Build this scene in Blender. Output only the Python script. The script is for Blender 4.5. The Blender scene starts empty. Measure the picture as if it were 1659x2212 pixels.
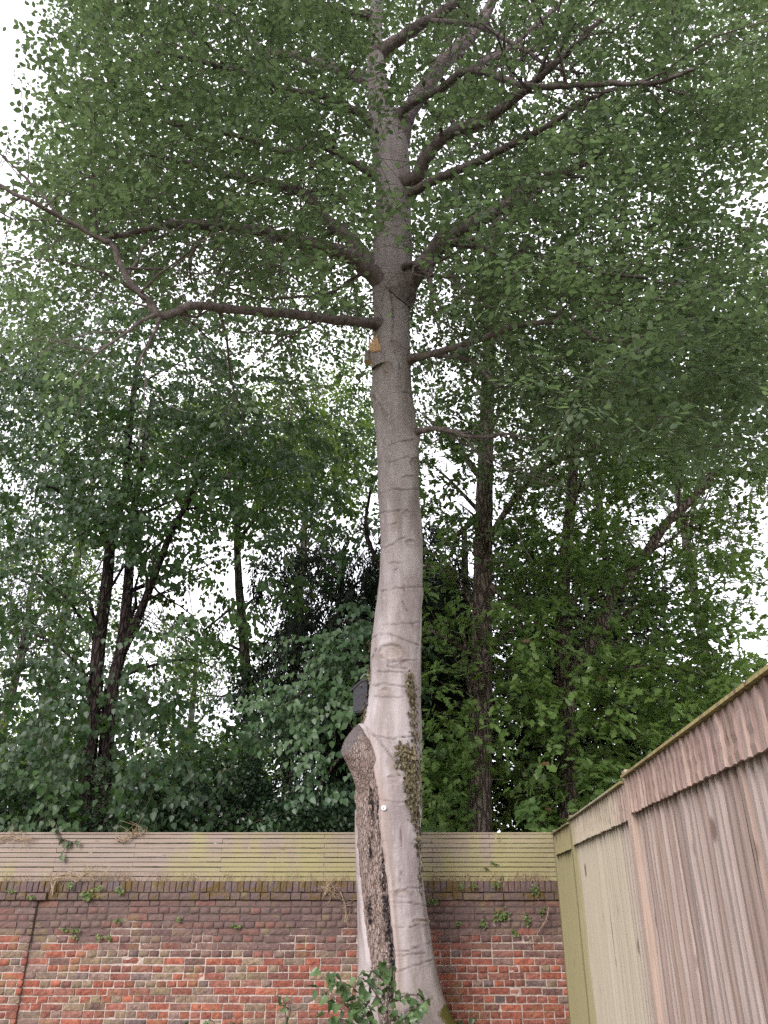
import bpy, math, random
import numpy as np
from mathutils import Vector, Matrix

random.seed(7)
rng = np.random.default_rng(11)
scene = bpy.context.scene
COL = scene.collection

# ------------------------------------------------------------------ camera
EYE = 1.55
PITCH = math.radians(26.5)
CP, SP = math.cos(PITCH), math.sin(PITCH)
FOC = 1660.0            # focal length in units of a 1659 x 2212 frame
cam_data = bpy.data.cameras.new('camera')
cam_data.sensor_fit = 'VERTICAL'
cam_data.sensor_height = 36.0
cam_data.lens = 36.0 * FOC / 2212.0
cam_data.clip_start = 0.05
cam_data.clip_end = 2000
cam = bpy.data.objects.new('camera', cam_data)
COL.objects.link(cam)
cam.location = (0, 0, EYE)
cam.rotation_euler = (math.radians(90) + PITCH, 0, 0)
scene.camera = cam

# ------------------------------------------------------------------ sky and sun
SUN_EL, SUN_AZ = math.radians(25), math.radians(205)     # behind the camera, a little to its left
world = bpy.data.worlds.new('World')
scene.world = world
world.use_nodes = True
wn, wl = world.node_tree.nodes, world.node_tree.links
wn.clear()
w_out = wn.new('ShaderNodeOutputWorld')
w_bg = wn.new('ShaderNodeBackground')
w_sky = wn.new('ShaderNodeTexSky')
w_sky.sky_type = 'NISHITA'
w_sky.sun_disc = False
w_sky.sun_elevation = SUN_EL
w_sky.sun_rotation = SUN_AZ
w_tc = wn.new('ShaderNodeTexCoord')
w_noise = wn.new('ShaderNodeTexNoise')
w_noise.inputs['Scale'].default_value = 2.2
w_noise.inputs['Detail'].default_value = 6
w_ramp = wn.new('ShaderNodeValToRGB')
w_ramp.color_ramp.elements[0].position = 0.34
w_ramp.color_ramp.elements[0].color = (7.6, 7.5, 8.3, 1)
w_ramp.color_ramp.elements[1].position = 0.62
w_ramp.color_ramp.elements[1].color = (11.2, 11.0, 11.6, 1)
w_mix = wn.new('ShaderNodeMixRGB')
w_mix.inputs['Fac'].default_value = 0.92            # an almost closed cloud cover
wl.new(w_tc.outputs['Generated'], w_noise.inputs['Vector'])
wl.new(w_noise.outputs['Fac'], w_ramp.inputs['Fac'])
wl.new(w_sky.outputs['Color'], w_mix.inputs['Color1'])
wl.new(w_ramp.outputs['Color'], w_mix.inputs['Color2'])
wl.new(w_mix.outputs['Color'], w_bg.inputs['Color'])
w_bg.inputs['Strength'].default_value = 0.1
wl.new(w_bg.outputs['Background'], w_out.inputs['Surface'])

sun_data = bpy.data.lights.new('sun', 'SUN')
sun_data.energy = 1.5
sun_data.angle = math.radians(25)
sun_data.color = (1.0, 0.955, 0.935)
sun = bpy.data.objects.new('sun', sun_data)
COL.objects.link(sun)
sd = Vector((math.sin(SUN_AZ) * math.cos(SUN_EL), math.cos(SUN_AZ) * math.cos(SUN_EL), math.sin(SUN_EL)))
sun.rotation_euler = sd.to_track_quat('Z', 'Y').to_euler()
sun.location = (-3, -6, 14)

scene.view_settings.view_transform = 'Standard'
scene.view_settings.look = 'None'
scene.view_settings.exposure = 1.3
scene.view_settings.gamma = 1.0
scene.render.engine = 'CYCLES'
scene.cycles.max_bounces = 6
scene.cycles.diffuse_bounces = 4
scene.cycles.glossy_bounces = 2
scene.cycles.transmission_bounces = 4
scene.cycles.use_denoising = False
scene.cycles.sample_clamp_indirect = 4.0

# ------------------------------------------------------------------ survey helpers
def P(vx, vy, Y):
    """World point at distance Y (metres ahead) seen at frame position vx, vy."""
    u = (1106.0 - vy) / FOC
    t = Y / (CP - SP * u)
    return Vector(((vx - 829.5) / FOC * t, Y, EYE + t * (SP + CP * u)))

def Pn(vx, vy, Y):
    u = (1106.0 - vy) / FOC
    t = Y / (CP - SP * u)
    return np.stack([(vx - 829.5) / FOC * t, Y, EYE + t * (SP + CP * u)], -1)

def projn(p):
    x, y, z = p[..., 0], p[..., 1], p[..., 2] - EYE
    d = np.maximum(y * CP + z * SP, 1e-3)
    return 829.5 + FOC * x / d, 1106 - FOC * (z * CP - y * SP) / d, d

def hash3(ix, iy, iz, seed):
    h = (ix * 374761393 + iy * 668265263 + iz * 2147483647 * 3 + seed * 1274126177) & 0xFFFFFFFF
    h = ((h ^ (h >> 13)) * 1274126177) & 0xFFFFFFFF
    h = ((h ^ (h >> 16)) * 2246822519) & 0xFFFFFFFF
    return (h & 0xFFFFFF) / float(0xFFFFFF)

def vnoise(p, scale, seed=0):
    q = np.asarray(p, float) * scale + 1000.0
    i = np.floor(q).astype(np.int64)
    f = q - i
    f = f * f * (3 - 2 * f)
    r = 0
    for dx in (0, 1):
        for dy in (0, 1):
            for dz in (0, 1):
                w = (f[..., 0] if dx else 1 - f[..., 0]) * (f[..., 1] if dy else 1 - f[..., 1]) * (f[..., 2] if dz else 1 - f[..., 2])
                r = r + w * hash3(i[..., 0] + dx, i[..., 1] + dy, i[..., 2] + dz, seed)
    return r

def nrm(v):
    return v / np.maximum(np.linalg.norm(v, axis=-1, keepdims=True), 1e-9)

# ------------------------------------------------------------------ object helpers
def tag(o, label=None, cat=None, group=None, kind=None):
    if label: o['label'] = label
    if cat: o['category'] = cat
    if group: o['group'] = group
    if kind: o['kind'] = kind
    return o

def empty(name, loc, label, cat, group=None):
    o = bpy.data.objects.new(name, None)
    o.empty_display_size = 0.2
    COL.objects.link(o)
    o.location = loc
    return tag(o, label, cat, group)

def place(o, parent):
    """World-coordinate mesh under a thing (its Empty is only moved, never turned)."""
    if parent is not None:
        o.parent = parent
        if parent.parent is None and parent.type == 'EMPTY':
            o.location = -parent.location
    return o

def mesh_np(name, verts, sizes, loops, mat=None, attrs=None, smooth=False):
    me = bpy.data.meshes.new(name)
    verts = np.ascontiguousarray(verts, np.float32)
    sizes = np.asarray(sizes, np.int32)
    loops = np.ascontiguousarray(loops, np.int32)
    me.vertices.add(len(verts))
    me.vertices.foreach_set('co', verts.ravel())
    me.loops.add(len(loops))
    me.loops.foreach_set('vertex_index', loops)
    me.polygons.add(len(sizes))
    st = np.zeros(len(sizes), np.int32)
    st[1:] = np.cumsum(sizes)[:-1]
    me.polygons.foreach_set('loop_start', st)
    if smooth:
        me.polygons.foreach_set('use_smooth', np.ones(len(sizes), bool))
    for k, (dom, typ, val) in (attrs or {}).items():
        a = me.attributes.new(k, typ, dom)
        if typ == 'FLOAT':
            a.data.foreach_set('value', np.ascontiguousarray(val, np.float32).ravel())
        else:
            a.data.foreach_set('color', np.ascontiguousarray(val, np.float32).ravel())
    me.update(calc_edges=True)
    me.validate()
    if mat: me.materials.append(mat)
    return me

def link(name, me, parent=None):
    o = bpy.data.objects.new(name, me)
    COL.objects.link(o)
    return place(o, parent)

class MB:
    """Collects boxes, tubes and polygons into one mesh."""
    def __init__(s):
        s.v, s.f = [], []
    def box(s, lo, hi):
        n = len(s.v)
        x0, y0, z0 = lo; x1, y1, z1 = hi
        s.v += [(x0,y0,z0),(x1,y0,z0),(x1,y1,z0),(x0,y1,z0),(x0,y0,z1),(x1,y0,z1),(x1,y1,z1),(x0,y1,z1)]
        s.f += [[n+i for i in q] for q in ((0,3,2,1),(4,5,6,7),(0,1,5,4),(1,2,6,5),(2,3,7,6),(3,0,4,7))]
    def prism(s, poly, fn):
        """poly: list of 2D points, fn(p, k) -> 3D for k = 0, 1."""
        n, m = len(s.v), len(poly)
        for k in (0, 1):
            s.v += [tuple(fn(p, k)) for p in poly]
        s.f.append([n+i for i in range(m)][::-1]); s.f.append([n+m+i for i in range(m)])
        for i in range(m):
            j = (i+1) % m
            s.f.append([n+i, n+j, n+m+j, n+m+i])
    def tube(s, pts, rad, sides=6, cap=True):
        pts = np.asarray([tuple(p) for p in pts], float)
        rad = np.broadcast_to(np.asarray(rad, float), (len(pts),))
        v, f = tube_np(pts, rad, sides, cap)
        n = len(s.v)
        s.v += [tuple(a) for a in v]
        s.f += [[n+i for i in q] for q in f]
    def build(s, name, mat, parent=None, smooth=False):
        me = bpy.data.meshes.new(name)
        me.from_pydata(s.v, [], s.f)
        me.update()
        if smooth:
            me.polygons.foreach_set('use_smooth', [True]*len(me.polygons))
        me.materials.append(mat)
        return link(name, me, parent)

def tube_frames(pts):
    t = nrm(np.gradient(pts, axis=0))
    ref = np.array([0.0, 1.0, 0.0])
    if abs(t[0] @ ref) > 0.9: ref = np.array([1.0, 0, 0])
    us, vs = [], []
    u = nrm(ref - (ref @ t[0]) * t[0])
    for i in range(len(pts)):
        u = nrm(u - (u @ t[i]) * t[i])
        us.append(u); vs.append(np.cross(t[i], u))
    return t, np.array(us), np.array(vs)

def tube_np(pts, rad, sides, cap=True):
    t, u, v = tube_frames(pts)
    a = np.arange(sides) / sides * 2 * math.pi
    ring = pts[:, None] + rad[:, None, None] * (np.cos(a)[None, :, None] * u[:, None] + np.sin(a)[None, :, None] * v[:, None])
    vv = ring.reshape(-1, 3)
    f = []
    for i in range(len(pts) - 1):
        for k in range(sides):
            k2 = (k + 1) % sides
            f.append([i*sides+k, i*sides+k2, (i+1)*sides+k2, (i+1)*sides+k])
    if cap:
        f.append([k for k in range(sides)][::-1]); f.append([(len(pts)-1)*sides+k for k in range(sides)])
    return vv, f

def smooth_path(pts, n):
    """Catmull-Rom through the points, n samples."""
    p = np.asarray([tuple(q) for q in pts], float)
    p = np.vstack([2*p[0]-p[1], p, 2*p[-1]-p[-2]])
    m = len(p) - 3
    out = []
    for s in np.linspace(0, m - 1e-6, n):
        i = int(s); f = s - i
        a, b, c, d = p[i], p[i+1], p[i+2], p[i+3]
        out.append(0.5*((2*b) + (-a+c)*f + (2*a-5*b+4*c-d)*f*f + (-a+3*b-3*c+d)*f**3))
    return np.array(out)

# ------------------------------------------------------------------ materials
class NT:
    def __init__(s, name):
        s.m = bpy.data.materials.new(name)
        s.m.use_nodes = True
        s.n, s.l = s.m.node_tree.nodes, s.m.node_tree.links
        s.n.clear()
        s.out = s.n.new('ShaderNodeOutputMaterial')
    def node(s, t, **kw):
        x = s.n.new(t)
        for k, v in kw.items(): setattr(x, k, v)
        return x
    def inp(s, sock, v):
        if hasattr(v, 'is_output') or isinstance(v, bpy.types.NodeSocket): s.l.new(v, sock)
        elif isinstance(v, (tuple, list)) and len(v) == 3 and sock.type == 'RGBA': sock.default_value = (*v, 1)
        else: sock.default_value = v
    def pos(s): return s.node('ShaderNodeNewGeometry').outputs['Position']
    def obj(s): return s.node('ShaderNodeTexCoord').outputs['Object']
    def mapping(s, v, scale=(1,1,1), rot=(0,0,0), loc=(0,0,0)):
        x = s.node('ShaderNodeMapping')
        s.inp(x.inputs['Vector'], v)
        s.inp(x.inputs['Scale'], scale) if not isinstance(scale, tuple) else setattr(x.inputs['Scale'], 'default_value', scale)
        x.inputs['Rotation'].default_value = rot
        if hasattr(loc, 'is_output'): s.l.new(loc, x.inputs['Location'])
        else: x.inputs['Location'].default_value = loc
        return x.outputs['Vector']
    def noise(s, v, scale, detail=4, rough=0.55, dist=0.0):
        x = s.node('ShaderNodeTexNoise')
        s.inp(x.inputs['Vector'], v)
        x.inputs['Scale'].default_value = scale
        x.inputs['Detail'].default_value = detail
        x.inputs['Roughness'].default_value = rough
        x.inputs['Distortion'].default_value = dist
        return x.outputs['Fac']
    def voronoi(s, v, scale, feature='DISTANCE_TO_EDGE'):
        x = s.node('ShaderNodeTexVoronoi', feature=feature)
        s.inp(x.inputs['Vector'], v)
        x.inputs['Scale'].default_value = scale
        return x.outputs['Distance']
    def ramp(s, f, a, b, lo=0.0, hi=1.0):
        """smooth 0..1 between a and b, mapped to lo..hi"""
        x = s.node('ShaderNodeMapRange', interpolation_type='SMOOTHSTEP')
        s.inp(x.inputs['Value'], f)
        for k, v in zip(('From Min','From Max','To Min','To Max'), (a, b, lo, hi)): x.inputs[k].default_value = v
        return x.outputs['Result']
    def math(s, op, a, b=0.0):
        x = s.node('ShaderNodeMath', operation=op)
        s.inp(x.inputs[0], a); s.inp(x.inputs[1], b)
        return x.outputs[0]
    def mix(s, f, a, b, mode='MIX'):
        x = s.node('ShaderNodeMixRGB', blend_type=mode)
        s.inp(x.inputs['Fac'], f); s.inp(x.inputs['Color1'], a); s.inp(x.inputs['Color2'], b)
        return x.outputs['Color']
    def attr(s, name, out='Fac'):
        x = s.node('ShaderNodeAttribute', attribute_name=name)
        return x.outputs[out]
    def sep(s, v):
        x = s.node('ShaderNodeSeparateXYZ'); s.inp(x.inputs[0], v)
        return x.outputs
    def bump(s, h, strength=0.4, dist=0.02, normal=None):
        x = s.node('ShaderNodeBump')
        s.inp(x.inputs['Height'], h)
        x.inputs['Strength'].default_value = strength
        x.inputs['Distance'].default_value = dist
        if normal is not None: s.l.new(normal, x.inputs['Normal'])
        return x.outputs['Normal']
    def bsdf(s, col, rough=0.8, normal=None, spec=0.3):
        x = s.node('ShaderNodeBsdfPrincipled')
        s.inp(x.inputs['Base Color'], col); s.inp(x.inputs['Roughness'], rough)
        x.inputs['Specular IOR Level'].default_value = spec
        if normal is not None: s.l.new(normal, x.inputs['Normal'])
        return x
    def done(s, shader):
        s.l.new(shader.outputs[0], s.out.inputs['Surface'])
        return s.m

def leaf_material(name, dark, light, trans, rough=0.45, spec=0.35, tfac=0.35, brown=None):
    t = NT(name)
    tone = t.attr('tone')
    c = t.mix(tone, dark, light)
    if brown:
        c = t.mix(t.ramp(tone, 0.955, 0.965), c, brown)
    b = t.bsdf(c, rough, None, spec)
    tr = t.node('ShaderNodeBsdfTranslucent')
    t.inp(tr.inputs['Color'], t.mix(tone, tuple(0.75*x for x in trans), trans))
    m = t.node('ShaderNodeMixShader')
    m.inputs['Fac'].default_value = tfac
    t.l.new(b.outputs[0], m.inputs[1]); t.l.new(tr.outputs[0], m.inputs[2])
    return t.done(m)

def beech_bark(name='smooth_grey_bark'):
    t = NT(name)
    p = t.pos()
    n1 = t.noise(t.mapping(p, (5, 5, 1.2)), 1.0, 6, 0.6)
    n2 = t.noise(t.mapping(p, (14, 14, 2.0)), 1.0, 5, 0.6)
    n3 = t.noise(p, 60, 4, 0.6)
    c = t.mix(t.ramp(n1, 0.38, 0.64), (0.26, 0.218, 0.214), (0.42, 0.372, 0.378))
    c = t.mix(t.ramp(t.noise(t.mapping(p, (26, 26, 9)), 1.0, 6, 0.68), 0.52, 0.70, 0, 0.55), c, (0.47, 0.42, 0.42))
    c = t.mix(t.ramp(t.noise(t.mapping(p, (9, 9, 0.7)), 1.0, 5, 0.6), 0.52, 0.72, 0, 0.5), c, (0.22, 0.175, 0.16))
    c = t.mix(t.ramp(t.noise(t.mapping(p, (7, 7, 60)), 1.0, 5, 0.7), 0.60, 0.72, 0, 0.35), c, (0.20, 0.155, 0.14))
    c = t.mix(t.ramp(n2, 0.42, 0.75, 0, 0.4), c, (0.29, 0.23, 0.21))
    c = t.mix(t.ramp(n3, 0.5, 0.75, 0, 0.3), c, (0.20, 0.16, 0.15))
    crown_shade = t.ramp(t.math('ADD', t.sep(p)[2], t.math('MULTIPLY', t.math('SUBTRACT', n1, 0.5), 3.0)), 6.6, 9.2, 0, 0.6)  # upper trunk darkened: shade of the crown painted into the bark colour
    c = t.mix(crown_shade, c, t.mix(t.ramp(n2, 0.3, 0.7), (0.15, 0.125, 0.122), (0.25, 0.212, 0.208)))
    # lichen flecks
    fl = t.node('ShaderNodeTexVoronoi', feature='F1')
    t.inp(fl.inputs['Vector'], t.mapping(p, (9, 9, 7)))
    fl.inputs['Scale'].default_value = 1.4
    keep = t.math('GREATER_THAN', t.sep(fl.outputs['Color'])[0], 0.62)
    spot = t.math('MULTIPLY', t.ramp(fl.outputs['Distance'], 0.10, 0.06), keep)
    z = t.sep(p)[2]
    spot = t.math('MULTIPLY', spot, t.ramp(z, 4.2, 5.5))
    c = t.mix(t.math('MULTIPLY', spot, 0.8), c, (0.62, 0.6, 0.58))
    # low on the trunk: brown, algae-stained foot and moss
    foot = t.math('MULTIPLY', t.ramp(z, 1.15, 0.45), t.ramp(n1, 0.3, 0.6))
    c = t.mix(t.math('MULTIPLY', foot, 0.5), c, (0.23, 0.17, 0.125))
    cr = t.attr('crease')
    c = t.mix(t.math('MULTIPLY', cr, 0.8), c, (0.075, 0.056, 0.05))
    tan = t.attr('callus')
    c = t.mix(t.math('MULTIPLY', tan, 0.55), c, (0.33, 0.24, 0.20))
    ms = t.ramp(t.math('ADD', t.attr('moss'), t.math('MULTIPLY', t.math('SUBTRACT', t.noise(p, 22, 5, 0.7), 0.5), 0.9)), 0.42, 0.6)
    c = t.mix(ms, c, t.mix(t.noise(p, 70, 3), (0.05, 0.048, 0.012), (0.17, 0.15, 0.035)))
    h = t.math('ADD', t.math('MULTIPLY', n3, 0.5), t.noise(t.mapping(p, (12, 12, 45)), 1.0, 5, 0.65))
    h = t.math('ADD', h, t.math('MULTIPLY', ms, t.math('MULTIPLY', t.noise(p, 120, 3), 2.0)))
    return t.done(t.bsdf(c, 0.72, t.bump(h, 0.4, 0.012), 0.25))

def rough_bark(name, dark, light, scale=9.0, green=0.0):
    t = NT(name)
    p = t.pos()
    w = t.noise(p, 6, 3)
    q = t.mapping(p, (scale, scale, scale*0.22))
    v = t.voronoi(t.mix(0.12, q, t.node('ShaderNodeTexNoise').outputs['Color']), 1.6)
    n = t.noise(t.mapping(p, (40, 40, 9)), 1.0, 6, 0.7)
    f = t.math('ADD', t.ramp(v, 0.0, 0.22), t.math('MULTIPLY', t.math('SUBTRACT', n, 0.5), 0.9))
    c = t.mix(t.ramp(f, 0.1, 1.1), dark, light)
    c = t.mix(t.ramp(w, 0.5, 0.7, 0, 0.3 + green), c, (0.10, 0.10, 0.055))
    return t.done(t.bsdf(c, 0.9, t.bump(f, 0.9, 0.03), 0.15))

def wound_bark():
    t = NT('cracked_dead_bark')
    p = t.pos()
    q = t.mapping(p, (30, 30, 7))
    wob = t.node('ShaderNodeTexNoise'); t.inp(wob.inputs['Vector'], p); wob.inputs['Scale'].default_value = 9
    q2 = t.mix(0.35, q, wob.outputs['Color'], 'ADD')
    v = t.voronoi(q2, 1.7)
    n = t.noise(t.mapping(p, (45, 45, 9)), 1.0, 6, 0.7)
    big = t.noise(t.mapping(p, (6, 6, 1.6)), 1.0, 5, 0.65)
    c = t.mix(t.ramp(n, 0.3, 0.72), (0.155, 0.106, 0.09), (0.36, 0.28, 0.245))
    c = t.mix(t.ramp(big, 0.5, 0.68, 0, 0.55), c, (0.40, 0.335, 0.31))
    c = t.mix(t.math('MULTIPLY', t.ramp(v, 0.05, 0.0), t.ramp(t.noise(p, 13, 4), 0.42, 0.62, 0.05, 0.95)), c, (0.06, 0.042, 0.036))
    blk = t.math('MULTIPLY', t.attr('rot'), t.ramp(t.noise(p, 34, 5, 0.7), 0.36, 0.48))
    c = t.mix(blk, c, (0.018, 0.015, 0.018))
    h = t.math('ADD', t.ramp(v, 0.0, 0.12), t.math('MULTIPLY', n, 0.7))
    return t.done(t.bsdf(c, 0.9, t.bump(h, 0.9, 0.02), 0.15))

def brick_material(name, from_object):
    t = NT(name)
    if from_object:
        oi = t.node('ShaderNodeObjectInfo')
        base = oi.outputs['Color']
    else:
        base = t.attr('tint', 'Color')
    p = t.pos()
    n = t.noise(p, 26, 6, 0.7)
    n2 = t.noise(p, 110, 4, 0.6)
    big = t.noise(p, 3.2, 4, 0.6)
    c = t.mix(t.ramp(n, 0.36, 0.7), t.mix(1.0, base, (0.66, 0.62, 0.62), 'MULTIPLY'), t.mix(1.0, base, (1.25, 1.2, 1.15), 'MULTIPLY'))
    # dirt that has run down from the coping, and lime bloom lower down
    z = t.sep(p)[2]
    zz = t.math('ADD', z, t.math('MULTIPLY', t.math('SUBTRACT', big, 0.5), 0.9))
    dirt = t.math('MULTIPLY', t.ramp(zz, 0.92, 1.42, 0, 0.68), t.ramp(n, 0.22, 0.5, 0.55, 1.0))
    c = t.mix(dirt, c, (0.13, 0.092, 0.088))
    lime = t.math('MULTIPLY', t.ramp(t.noise(p, 12, 6, 0.72), 0.61, 0.72), 0.4)
    c = t.mix(lime, c, (0.40, 0.335, 0.315))
    alg = t.math('MULTIPLY', t.ramp(t.noise(p, 5.5, 5, 0.65), 0.52, 0.68), 0.55)
    c = t.mix(alg, c, (0.19, 0.155, 0.075))
    moss = t.math('MULTIPLY', t.ramp(z, 1.46, 1.54), t.ramp(t.noise(p, 6, 5, 0.7), 0.47, 0.60))
    c = t.mix(t.math('MULTIPLY', moss, 0.85), c, (0.115, 0.075, 0.02))
    return t.done(t.bsdf(c, 0.9, t.bump(t.math('ADD', n, t.math('MULTIPLY', n2, 0.5)), 0.8, 0.012), 0.15))

def mortar_material():
    t = NT('lime_mortar')
    p = t.pos()
    n = t.noise(p, 45, 6, 0.7)
    big = t.noise(p, 3.2, 4, 0.6)
    c = t.mix(t.ramp(n, 0.3, 0.7), (0.33, 0.255, 0.215), (0.54, 0.45, 0.40))
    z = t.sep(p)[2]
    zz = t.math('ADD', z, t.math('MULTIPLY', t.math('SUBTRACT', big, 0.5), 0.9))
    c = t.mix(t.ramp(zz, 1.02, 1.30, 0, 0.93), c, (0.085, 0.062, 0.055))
    return t.done(t.bsdf(c, 0.95, t.bump(n, 1.0, 0.015), 0.1))

def slat_material():
    t = NT('weathered_slat_wood')
    oi = t.node('ShaderNodeObjectInfo')
    p = t.pos()
    r = oi.outputs['Random']
    loc = t.node('ShaderNodeCombineXYZ'); t.l.new(t.math('MULTIPLY', r, 40), loc.inputs[0])
    g = t.noise(t.mapping(p, (2.2, 30, 75), loc=loc.outputs[0]), 1.0, 5, 0.6)
    m = t.noise(t.mapping(p, (4.5, 4, 1.2)), 1.0, 5, 0.65)
    x, y, z = t.sep(p)[0], t.sep(p)[1], t.sep(p)[2]
    c = t.mix(t.ramp(g, 0.3, 0.7), (0.235, 0.172, 0.142), (0.345, 0.272, 0.232))
    c = t.mix(t.math('MULTIPLY', r, 0.6), c, (0.235, 0.195, 0.17))
    # green algae: more of it away from the far end and low down
    a = t.math('ADD', t.ramp(x, -2.9, -1.2, 0, 0.34), t.ramp(z, 2.15, 1.70, 0, 0.22))
    a = t.math('ADD', a, t.math('MULTIPLY', t.math('SUBTRACT', m, 0.5), 1.3))
    c = t.mix(t.ramp(a, 0.12, 0.62, 0, 0.9), c, (0.29, 0.26, 0.125))
    k = t.node('ShaderNodeTexVoronoi', feature='F1')
    t.inp(k.inputs['Vector'], t.mapping(p, (3.2, 3, 16), loc=loc.outputs[0])); k.inputs['Scale'].default_value = 1.0
    c = t.mix(t.ramp(k.outputs['Distance'], 0.13, 0.06, 0, 0.6), c, (0.13, 0.085, 0.06))
    st = t.noise(t.mapping(p, (16, 5, 0.8)), 1.0, 4, 0.6)
    c = t.mix(t.ramp(st, 0.55, 0.75, 0, 0.45), c, (0.17, 0.15, 0.10))
    return t.done(t.bsdf(c, 0.8, t.bump(g, 0.35, 0.006), 0.2))

def board_material():
    t = NT('weathered_board_wood')
    oi = t.node('ShaderNodeObjectInfo')
    p = t.pos()
    r = oi.outputs['Random']
    loc = t.node('ShaderNodeCombineXYZ')
    t.l.new(t.math('MULTIPLY', r, 31), loc.inputs[0]); t.l.new(t.math('MULTIPLY', r, 17), loc.inputs[2])
    g = t.noise(t.mapping(p, (120, 120, 3.0), loc=loc.outputs[0]), 1.0, 6, 0.68, 0.3)
    g2 = t.noise(t.mapping(p, (12, 12, 0.5), loc=loc.outputs[0]), 1.0, 4, 0.6)
    base = oi.outputs['Color']
    c = t.mix(t.ramp(g, 0.3, 0.72), t.mix(1.0, base, (0.78, 0.73, 0.70), 'MULTIPLY'), t.mix(1.0, base, (1.12, 1.12, 1.12), 'MULTIPLY'))
    c = t.mix(t.ramp(g2, 0.5, 0.75, 0, 0.3), c, (0.36, 0.305, 0.28))
    y = t.sep(p)[1]; z = t.sep(p)[2]
    m = t.noise(t.mapping(p, (7, 7, 0.7)), 1.0, 5, 0.65)
    mm = t.math('MULTIPLY', t.math('SUBTRACT', m, 0.5), 1.4)
    a = t.math('ADD', t.ramp(y, 4.6, 5.9), mm)
    c = t.mix(t.ramp(a, 0.25, 0.85, 0, 0.72), c, (0.355, 0.325, 0.25))
    a2 = t.math('ADD', t.ramp(y, 7.1, 7.9), mm)
    c = t.mix(t.ramp(a2, 0.3, 0.8, 0, 0.85), c, (0.225, 0.20, 0.098))
    # knots and nail stains
    k = t.node('ShaderNodeTexVoronoi', feature='F1')
    t.inp(k.inputs['Vector'], t.mapping(p, (8, 8, 2.6), loc=loc.outputs[0])); k.inputs['Scale'].default_value = 1.0
    kk = t.math('MULTIPLY', t.ramp(k.outputs['Distance'], 0.17, 0.08, 0, 0.85), t.math('GREATER_THAN', t.sep(k.outputs['Color'])[0], 0.45))
    c = t.mix(kk, c, (0.12, 0.075, 0.058))
    # streaky darkening towards the top of the boards
    top = t.math('MULTIPLY', t.ramp(z, 1.96, 2.16), t.ramp(t.noise(t.mapping(p, (22, 22, 2.5)), 1.0, 5, 0.65), 0.40, 0.66))
    c = t.mix(t.math('MULTIPLY', top, 0.6), c, (0.115, 0.085, 0.07))
    gv = t.math('MULTIPLY', t.ramp(t.noise(t.mapping(p, (9, 9, 0.3)), 1.0, 3), 0.63, 0.70), t.ramp(z, 1.8, 2.0))
    c = t.mix(t.math('MULTIPLY', gv, 0.45), c, (0.30, 0.26, 0.10))
    return t.done(t.bsdf(c, 0.8, t.bump(g, 0.45, 0.006), 0.2))

def simple_material(name, a, b, scale=20, rough=0.85, bump=0.3):
    t = NT(name)
    p = t.pos()
    n = t.noise(p, scale, 5, 0.65)
    return t.done(t.bsdf(t.mix(t.ramp(n, 0.3, 0.7), a, b), rough, t.bump(n, bump, 0.01), 0.25))

M = {}
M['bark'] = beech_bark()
M['wound'] = wound_bark()
M['limb_bark'] = simple_material('grey_brown_limb_bark', (0.085, 0.066, 0.064), (0.20, 0.16, 0.155), 14, 0.8, 0.4)  # brown limb bark, darkened so its colour carries the crown's shade
M['oak_bark'] = rough_bark('ridged_oak_bark', (0.12, 0.09, 0.08), (0.34, 0.265, 0.24), 11)
M['lime_bark'] = rough_bark('dark_lime_bark', (0.022, 0.016, 0.017), (0.085, 0.062, 0.06), 12)
M['ivy_bark'] = rough_bark('grey_green_bark', (0.04, 0.036, 0.03), (0.16, 0.145, 0.12), 12, 0.3)
M['beech_leaf'] = leaf_material('beech_leaf_green', (0.050, 0.080, 0.044), (0.125, 0.168, 0.090), (0.21, 0.31, 0.12), 0.40, 0.5, 0.45)
M['oak_leaf'] = leaf_material('oak_leaf_green', (0.068, 0.124, 0.042), (0.165, 0.255, 0.068), (0.24, 0.38, 0.08), 0.45, 0.4, 0.40, (0.16, 0.085, 0.05))
M['lime_leaf'] = leaf_material('lime_leaf_green', (0.024, 0.052, 0.022), (0.054, 0.104, 0.030), (0.13, 0.25, 0.04), 0.42, 0.35, 0.36)
M['hazel_leaf'] = leaf_material('broad_leaf_green', (0.045, 0.098, 0.044), (0.095, 0.165, 0.066), (0.11, 0.22, 0.045), 0.4, 0.45, 0.36)
M['yew_leaf'] = leaf_material('yew_needle_green', (0.010, 0.018, 0.012), (0.020, 0.034, 0.018), (0.012, 0.022, 0.008), 0.6, 0.2, 0.15)
M['holly_leaf'] = leaf_material('glossy_dark_leaf', (0.018, 0.036, 0.018), (0.040, 0.070, 0.030), (0.03, 0.06, 0.015), 0.3, 0.5, 0.2)
M['far_leaf'] = leaf_material('distant_leaf_green', (0.065, 0.115, 0.030), (0.13, 0.19, 0.045), (0.16, 0.26, 0.04), 0.5, 0.3, 0.42)
M['sap_leaf'] = leaf_material('sapling_leaf_green', (0.045, 0.085, 0.035), (0.16, 0.24, 0.095), (0.11, 0.2, 0.04), 0.38, 0.45, 0.3)
M['wall_leaf'] = leaf_material('creeper_leaf_green', (0.07, 0.125, 0.035), (0.20, 0.27, 0.085), (0.11, 0.18, 0.04), 0.5, 0.3, 0.25)
M['ivy_leaf'] = leaf_material('dying_ivy_leaf', (0.055, 0.045, 0.026), (0.27, 0.225, 0.125), (0.12, 0.10, 0.03), 0.6, 0.3, 0.15)
M['wilt_leaf'] = leaf_material('wilted_leaf_green', (0.06, 0.085, 0.045), (0.17, 0.21, 0.12), (0.08, 0.11, 0.04), 0.6, 0.3, 0.2)
M['twig'] = simple_material('brown_twig_bark', (0.045, 0.035, 0.03), (0.10, 0.08, 0.068), 30)
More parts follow.
